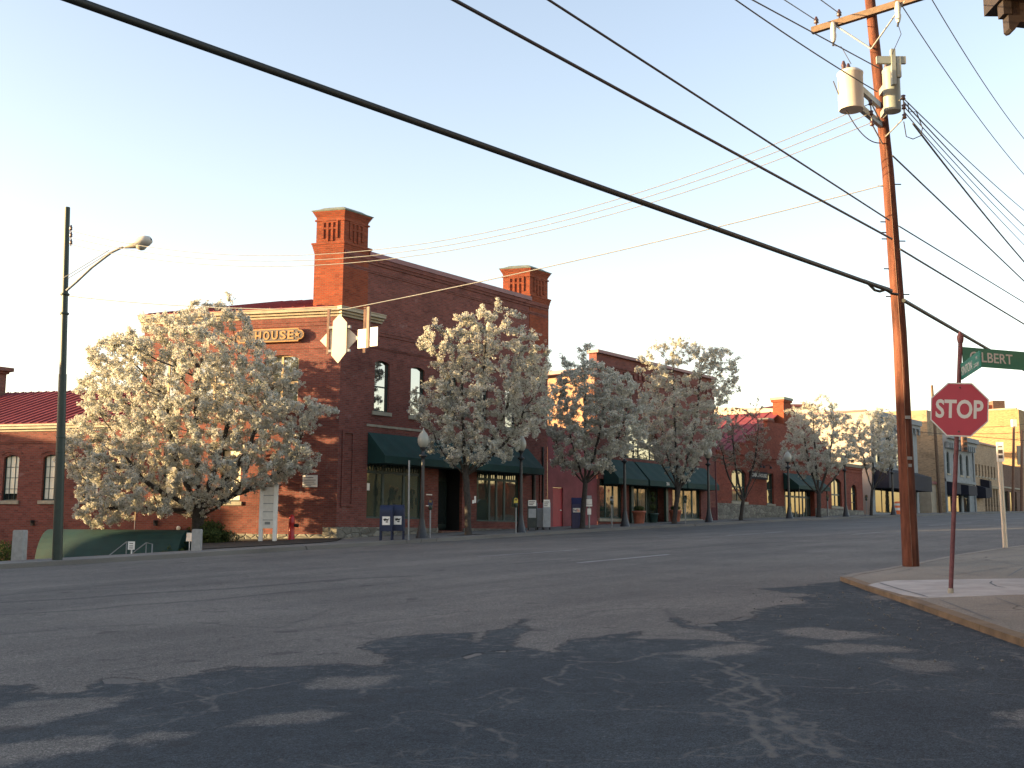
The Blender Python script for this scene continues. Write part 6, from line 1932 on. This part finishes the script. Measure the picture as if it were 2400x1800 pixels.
c = a_ + dd_ * .5 - Z_ * .12
m = MB(); m.lathe(c - Z_ * .1, [(.02, 0), (.09, .02), (.14, .08), (.15, .12)], 12); m.build('lens', 'globe', hd_)
for py in (540, 556, 573): insulator(P(166, py, zm), 'spool', .045, mast)

# ------------------------------------------------------------------ wires


def wire(label, p0, z0, p1, z1, sag, r, mat='wire', name='overhead_wire', cat='wire', group='overhead wires', A=None, B=None, seg=28):
    a = P(*p0, z0) if A is None else np.array(A); b = P(*p1, z1) if B is None else np.array(B)
    pts = [a + (b - a) * t - Z_ * sag * 4 * t * (1 - t) for t in [i / seg for i in range(seg + 1)]]
    m = MB(); m.tube(pts, r, 6); o = m.build(name, mat); tag(o, label, cat, group); return o


PZ = zdu
wire('thickest black cable bundle crossing the whole sky down to the pole', (60, -40), 9.2, (2088, 682), PZ, .0, .043, 'cable', 'cable_bundle', 'cable')
wire('thick black cable running on from the pole behind the green street names', (2118, 704), PZ, (2500, 925), 41, .0, .04, 'cable', 'cable_bundle', 'cable')
wire('heavier black wire entering at the top centre and ending at mid pole', (1010, -30), 10.5, (2090, 560), PZ, .0, .021)
wire('thinner black wire entering right of the top centre, ending at mid pole', (1240, -30), 11.5, (2084, 516), PZ, .0, .015)
wire('black wire leaving mid pole to the right edge, lower of two', (2110, 584), PZ, (2500, 820), 36, .0, .02)
wire('thin wire leaving mid pole to the right edge, upper of two', (2107, 530), PZ, (2500, 770), 36, .0, .014)
for i, (y0, y1, w_) in enumerate(((243, 541, 'topmost'), (265, 557, 'middle'), (287, 573, 'lowest'))):
    wire('%s of three thin grey wires spanning from the pole rack to the lamp mast' % w_, (2039 + i * 2, y0), PZ, (166, y1), zm, 1.62 - i * .06, .008, 'wire_grey')
m = MB(); m.tube([P(2015, 655, PZ - .3), P(2034, 664, PZ - .15), P(2050, 680, PZ - .1), P(2062, 683, PZ - .1), P(2076, 679, PZ - .1), P(2090, 688, PZ - .1), P(2104, 690, PZ)], .026, 7); m.tube([P(2025, 655, PZ - .2), P(2050, 664, PZ), P(2086, 676, PZ)], .01, 5); o = m.build('cable_splice', 'cable'); tag(o, 'slack lashed black cable end hanging at the pole under the thickest cable', 'cable', 'overhead wires')
spA = P(2070, 434, PZ); spB = P(162, 694, zm); spM = P(812, 724, 26.7)
wire('grey span wire from the pole down to the hanging sign backs', None, 0, None, 0, .10, .011, 'wire_grey', A=spA, B=spM)
wire('grey span wire from the hanging sign backs to the lamp mast', None, 0, None, 0, .12, .011, 'wire_grey', A=spM, B=spB)
TOPW = [((1880 + 0 / 4.148, 0 + 105 / 4.148), (1880 + 200 / 4.148, 250 / 4.148), 'first'), ((1880, 215 / 4.148), (1880 + 700 / 4.148, 670 / 4.148), 'second')]
wire('steep thin wire from the top edge to the left end of the crossarm', (1700, -90), 15, None, 0, .0, .010, B=ac - X_ * .16 + AY * 1.12 + Z_ * .2)
wire('steep thin wire from the top edge to the crossarm left of the pole', (1800, -90), 16, None, 0, .0, .010, B=ac - X_ * .16 + AY * .62 + Z_ * .2)
wire('steep thin wire passing low under the crossarm to the pole shaft', (1690, -40), 15, (2060, 160), PZ, .0, .011)
wire('steep thin wire ending at the rack behind the left transformer', (1640, -60), 15, (2056, 215), PZ, .05, .011)
wire('steep thin wire from the top edge right of the pole to the crossarm', (1990, -60), 17, None, 0, .0, .010, B=ac - X_ * .16 + AY * -.55 + Z_ * .2)
wire('thin wire from the right end of the crossarm down to the right edge, outermost', None, 0, (2460, 390), 38, .35, .010, A=ac - X_ * .16 + AY * -1.12 + Z_ * .2)
wire('thin wire from the crossarm right of the pole down to the right edge', None, 0, (2460, 470), 38, .35, .010, A=ac - X_ * .16 + AY * -.55 + Z_ * .2)
for i, (ys, xe, ye, r_, w_) in enumerate(((232, 2480, 555, .011, 'highest'), (240, 2480, 600, .013, 'second highest'), (250, 2480, 625, .010, 'middle'), (262, 2480, 650, .010, 'lowest'))):
    wire('%s in the fan of wires from the right hand rack to the right edge' % w_, (2119, ys), PZ, (xe, ye), 44, .15, r_)
wire('heavy twisted black wire hanging below the fan at the right of the pole', (2140, 290), PZ - .2, (2470, 690), 34, .12, .018)
wire('twisted black service wire from mid pole to the right edge', (2092, 365), PZ, (2480, 735), 34, .0, .016)
wire('black drop wire looping from the left transformer to the pole', (1953, 190), PZ - .2, (2064, 335), PZ - .15, .32, .010)
m = MB(); pts = [P(2118, 285, PZ), P(2124, 320, PZ), P(2140, 326, PZ), P(2158, 318, PZ), P(2162, 300, PZ), P(2148, 262, PZ), P(2130, 262, PZ), P(2128, 240, PZ)]
m.tube(pts, .010, 5); o = m.build('wire_loop', 'wire'); tag(o, 'loose loop of black wire beside the right hand rack', 'wire', 'overhead wires')
m = MB(); m.tube([ac - X_ * .25 + AY * -.62 - Z_ * .5, P(2112, 80, PZ), P(2090, 128, PZ)], .007, 5); o = m.build('jumper_wire', 'wire'); tag(o, 'thin jumper wire from the crossarm down to the right transformer', 'wire', 'overhead wires')
m = MB(); m.tube([ac - X_ * .25 + AY * .72 - Z_ * .5, P(1972, 110, PZ), P(1995, 150, PZ)], .007, 5); o = m.build('jumper_wire', 'wire'); tag(o, 'thin jumper wire from the crossarm down to the left transformer', 'wire', 'overhead wires')

# ------------------------------------------------------------------ signs hanging on the span wire, seen from behind
zh = 26.7; kh = zh / FPX
ha = math.radians(203)
HF = fr(P(797, 796, zh), np.array([-math.sin(ha), math.cos(ha), 0]), np.array([math.cos(ha), math.sin(ha), 0]))
hx = lambda x, y: ((x - 797) * kh, (796 - y) * kh)
t = thing('diamond_sign', 'bare tan back of a large diamond traffic sign on the span wire', 'traffic sign', P(797, 725, zh), 'signs hanging on the span wire')
m = MB(); m.prism(HF, [hx(745, 796), hx(793, 843), hx(842, 793), hx(793, 748)], -.03, -.02); m.build('panel', 'signback', t)
for px in (767, 859):
    m = MB(); m.box(HF, (px - 797 - 3) * kh, (px - 797 + 3) * kh, -.018, .03, (796 - 830) * kh, (796 - 722) * kh); m.build('hanger', 'pipe', t)
m = MB(); m.prism(HF, [hx(781, 753), hx(797, 736), hx(816, 757), hx(816, 828), hx(796, 853), hx(779, 834)], .06, .07); pnl = m.build('long_panel', 'signback', t)
m = MB(); m.box(HF, (770 - 797) * kh, (824 - 797) * kh, -.019, .058, (796 - 770) * kh, (796 - 764) * kh); m.box(HF, (770 - 797) * kh, (824 - 797) * kh, -.019, .058, (796 - 826) * kh, (796 - 820) * kh); m.build('stay', 'steel', t)
t = thing('twin_panel_sign', 'pair of blazing white panels on a hanger right of the diamond sign back', 'traffic sign', P(862, 720, zh), 'signs hanging on the span wire')
wl = lambda px: (px - 862) * kh * 1.14
qa = math.radians(189)
zh = 26.0; kh = zh / FPX
FQ = fr(P(862, 792, zh), np.array([-math.sin(qa), math.cos(qa), 0]), np.array([math.cos(qa), math.sin(qa), 0]))
m = MB(); m.box(FQ, wl(837), wl(858), -.01, .01, (792 - 815) * kh, (792 - 770) * kh); m.build('panel', 'white', t)
m = MB(); m.box(FQ, wl(868), wl(887), -.01, .01, (792 - 813) * kh, (792 - 768) * kh); m.build('panel', 'white', t)
m = MB(); m.box(FQ, wl(859.5), wl(866), -.03, .03, (792 - 816) * kh, (792 - 718) * kh); m.build('hanger', 'pipe', t)
m = MB(); m.box(FQ, wl(858), wl(859.4), -.012, .012, (792 - 800) * kh, (792 - 796) * kh); m.box(FQ, wl(866.1), wl(868), -.012, .012, (792 - 800) * kh, (792 - 796) * kh); m.build('clip', 'steel', t)

# ------------------------------------------------------------------ poles and small things up the avenue
b = base_at(2207, 31.0); q = Up(b, 2184, 903)
m = MB(); m.tube([b - Z_ * .2, q], [.17, .11], 10); o = m.build('wooden_pole', 'wood_arm'); tag(o, 'slender leaning wooden pole before the bare tan side wall', 'pole')
for px0, px1, yb, yt, y_, lab in ((2376, 2376, 1203, 1000, 31, 'dark brown pole carrying a small white box before the honey brick wall'), (2397, 2395, 1202, 1008, 30, 'dark brown pole at the very right edge of the far row')):
    b = base_at(px0, y_); q = Up(b, px1, yt)
    t = thing('street_pole', lab, 'pole', b)
    m = MB(); m.tube([b - Z_ * .2, q], [.16, .12], 10); m.build('shaft', 'pipe', t)
    if px0 < 2390:
        F = fr(q, LAT, -HEAD); m = MB(); m.box(F, -.2, .25, -.2, .2, .0, .75); m.build('box', 'white', t)
        m = MB(); m.box(F, .2, .9, -.1, .1, -4.0, -2.0); m.build('side_box', 'tan_front', t)
b = base_at(2260, 24); q = P(2260, 1040, RF @ b)
t = thing('traffic_signal', 'small dark traffic signal hanging over the avenue before the blue grey building', 'traffic signal', q)
m = MB(); F = fr(q, LAT, -HEAD); m.box(F, -.17, .17, -.12, .12, -.55, .5); m.build('housing', 'pipe', t)
m = MB()
for z in (-.36, 0, .34): m.tube([q + Z_ * z - HEAD * .12, q + Z_ * z - HEAD * .26], .11, 10)
m.build('visor', 'dark', t)
wire('thin dark span wire carrying the far traffic signal', (2150, 1012), RF @ b, (2470, 1038), RF @ b, .0, .02)
wire('thin dark wire crossing the honey brick wall', (2270, 1000), 128, (2450, 985), 128, .3, .025)
wire('lower thin dark wire crossing the honey brick wall', (2270, 1015), 128, (2450, 1004), 128, .3, .025)

# ------------------------------------------------------------------ light, air, camera
sun_az = math.radians(136); sun_el = math.radians(SUN_EL)
sv = np.array([math.cos(sun_az) * math.cos(sun_el), math.sin(sun_az) * math.cos(sun_el), math.sin(sun_el)])
# unseen blocks added beyond the left edge, sized to shade roadway and wing
BF = lambda o, a: fr(o, np.array([math.cos(a), math.sin(a), 0]), np.array([math.sin(a), -math.cos(a), 0]))
hd = sun_az - math.pi / 2
SHF = fr((0, 0, 0), np.array([math.cos(hd), math.sin(hd), 0]), -np.array([sv[0], sv[1], 0]) / math.cos(sun_el))     # u across the sun, v away from it


def wpos(w, L_):    # point L_ metres toward the sun on the line with cross-sun coordinate w
    return np.array([math.cos(hd), math.sin(hd), 0]) * w + np.array([sv[0], sv[1], 0]) / math.cos(sun_el) * L_


block('unseen_block', 'unseen red roofed brick block added across the side street to shade the wing', SHF, 48.52, 66, -50, -40, -5, 6.4, 'brick', 'roof', 1.2)
block('unseen_block', 'unseen low brick block added beside the red roofed one to shade the wall foot', SHF, 47.2, 48.5, -48, -40, -5, 4.3, 'brick')
block('unseen_block', 'unseen long brick block added across the side street to shade the roadway', SHF, -14, 39, -45, -33, -6, 6.9, 'brick_brown', rows=((.6, 2.2), (3.8, 5.4)))
block('unseen_block', 'unseen low brick block added at the end of the long one to shade canopy and big tree', SHF, 39.02, 43.4, -45, -33, -6, 5.5, 'brick_brown')
NF = fr((0, 0, 0), X_, Y_)  # unseen houses opposite, added for the shop windows to reflect
block('unseen_tan_block', 'unseen tan brick house opposite the shops, added for their window reflections', NF, 47, 62, -10, .5, 0, 7.5, 'brick_tan', rows=((1.6, 3.4), (5, 6.6)))
block('unseen_block', 'unseen gabled olive house opposite the shops, added for their window reflections', NF, 66, 79, -10, .5, 0, 6.0, 'olive', 'coping', 3, rows=((2.0, 3.8),))
block('unseen_block', 'unseen low orange brick shop opposite, added for the window reflections', NF, 83, 100, -10, .5, 0, 4.6, 'brick_far', rows=((2.3, 3.9),))
block('unseen_tan_block', 'unseen low tan shop far up the near side, added for the window reflections', NF, 104, 135, -10, .5, 0, 5.6, 'tan_front', rows=((3.0, 4.8),))

sun = bpy.data.lights.new('sun', 'SUN'); sun.energy = SUN_E; sun.angle = math.radians(.55); sun.color = SUN_COL
so = bpy.data.objects.new('sun', sun); COL.objects.link(so)
so.rotation_euler = Vector(sv).to_track_quat('Z', 'Y').to_euler()
so.location = (0, 0, 60)
world = bpy.data.worlds.new('World'); SC.world = world; world.use_nodes = True
nt = world.node_tree; bg = nt.nodes['Background']
sky = nt.nodes.new('ShaderNodeTexSky'); sky.sky_type = 'NISHITA'; sky.sun_disc = False
sky.sun_elevation = sun_el; sky.sun_rotation = (math.pi / 2 - sun_az) % (2 * math.pi)
sky.altitude = 200; sky.air_density = AIR; sky.dust_density = DUST; sky.ozone_density = OZ
hz = nt.nodes.new('ShaderNodeMix'); hz.data_type = 'RGBA'; hz.blend_type = 'MULTIPLY'; hz.inputs[0].default_value = 1; hz.inputs[7].default_value = (*TINT, 1)
nt.links.new(sky.outputs[0], hz.inputs[6]); nt.links.new(hz.outputs[2], bg.inputs[0]); bg.inputs[1].default_value = SKY

cam = bpy.data.cameras.new('camera'); cam.sensor_width = 36; cam.lens = 36 * FPX / 2400; cam.clip_start = .1; cam.clip_end = 4000
co = bpy.data.objects.new('camera', cam); COL.objects.link(co)
co.matrix_world = Matrix(((RX[0], RU[0], -RF[0], 0), (RX[1], RU[1], -RF[1], 0), (RX[2], RU[2], -RF[2], 0), (0, 0, 0, 1)))
SC.camera = co
vs = SC.view_settings
vs.view_transform = 'Standard'; vs.look = 'None'; vs.exposure = EXPO; vs.gamma = 1; vs.use_curve_mapping = False
SC.render.engine = 'CYCLES'
SC.cycles.use_denoising = True
SC.cycles.max_bounces = 6; SC.cycles.diffuse_bounces = 3; SC.cycles.glossy_bounces = 3; SC.cycles.transmission_bounces = 2
SC.render.resolution_x = 1024; SC.render.resolution_y = 768
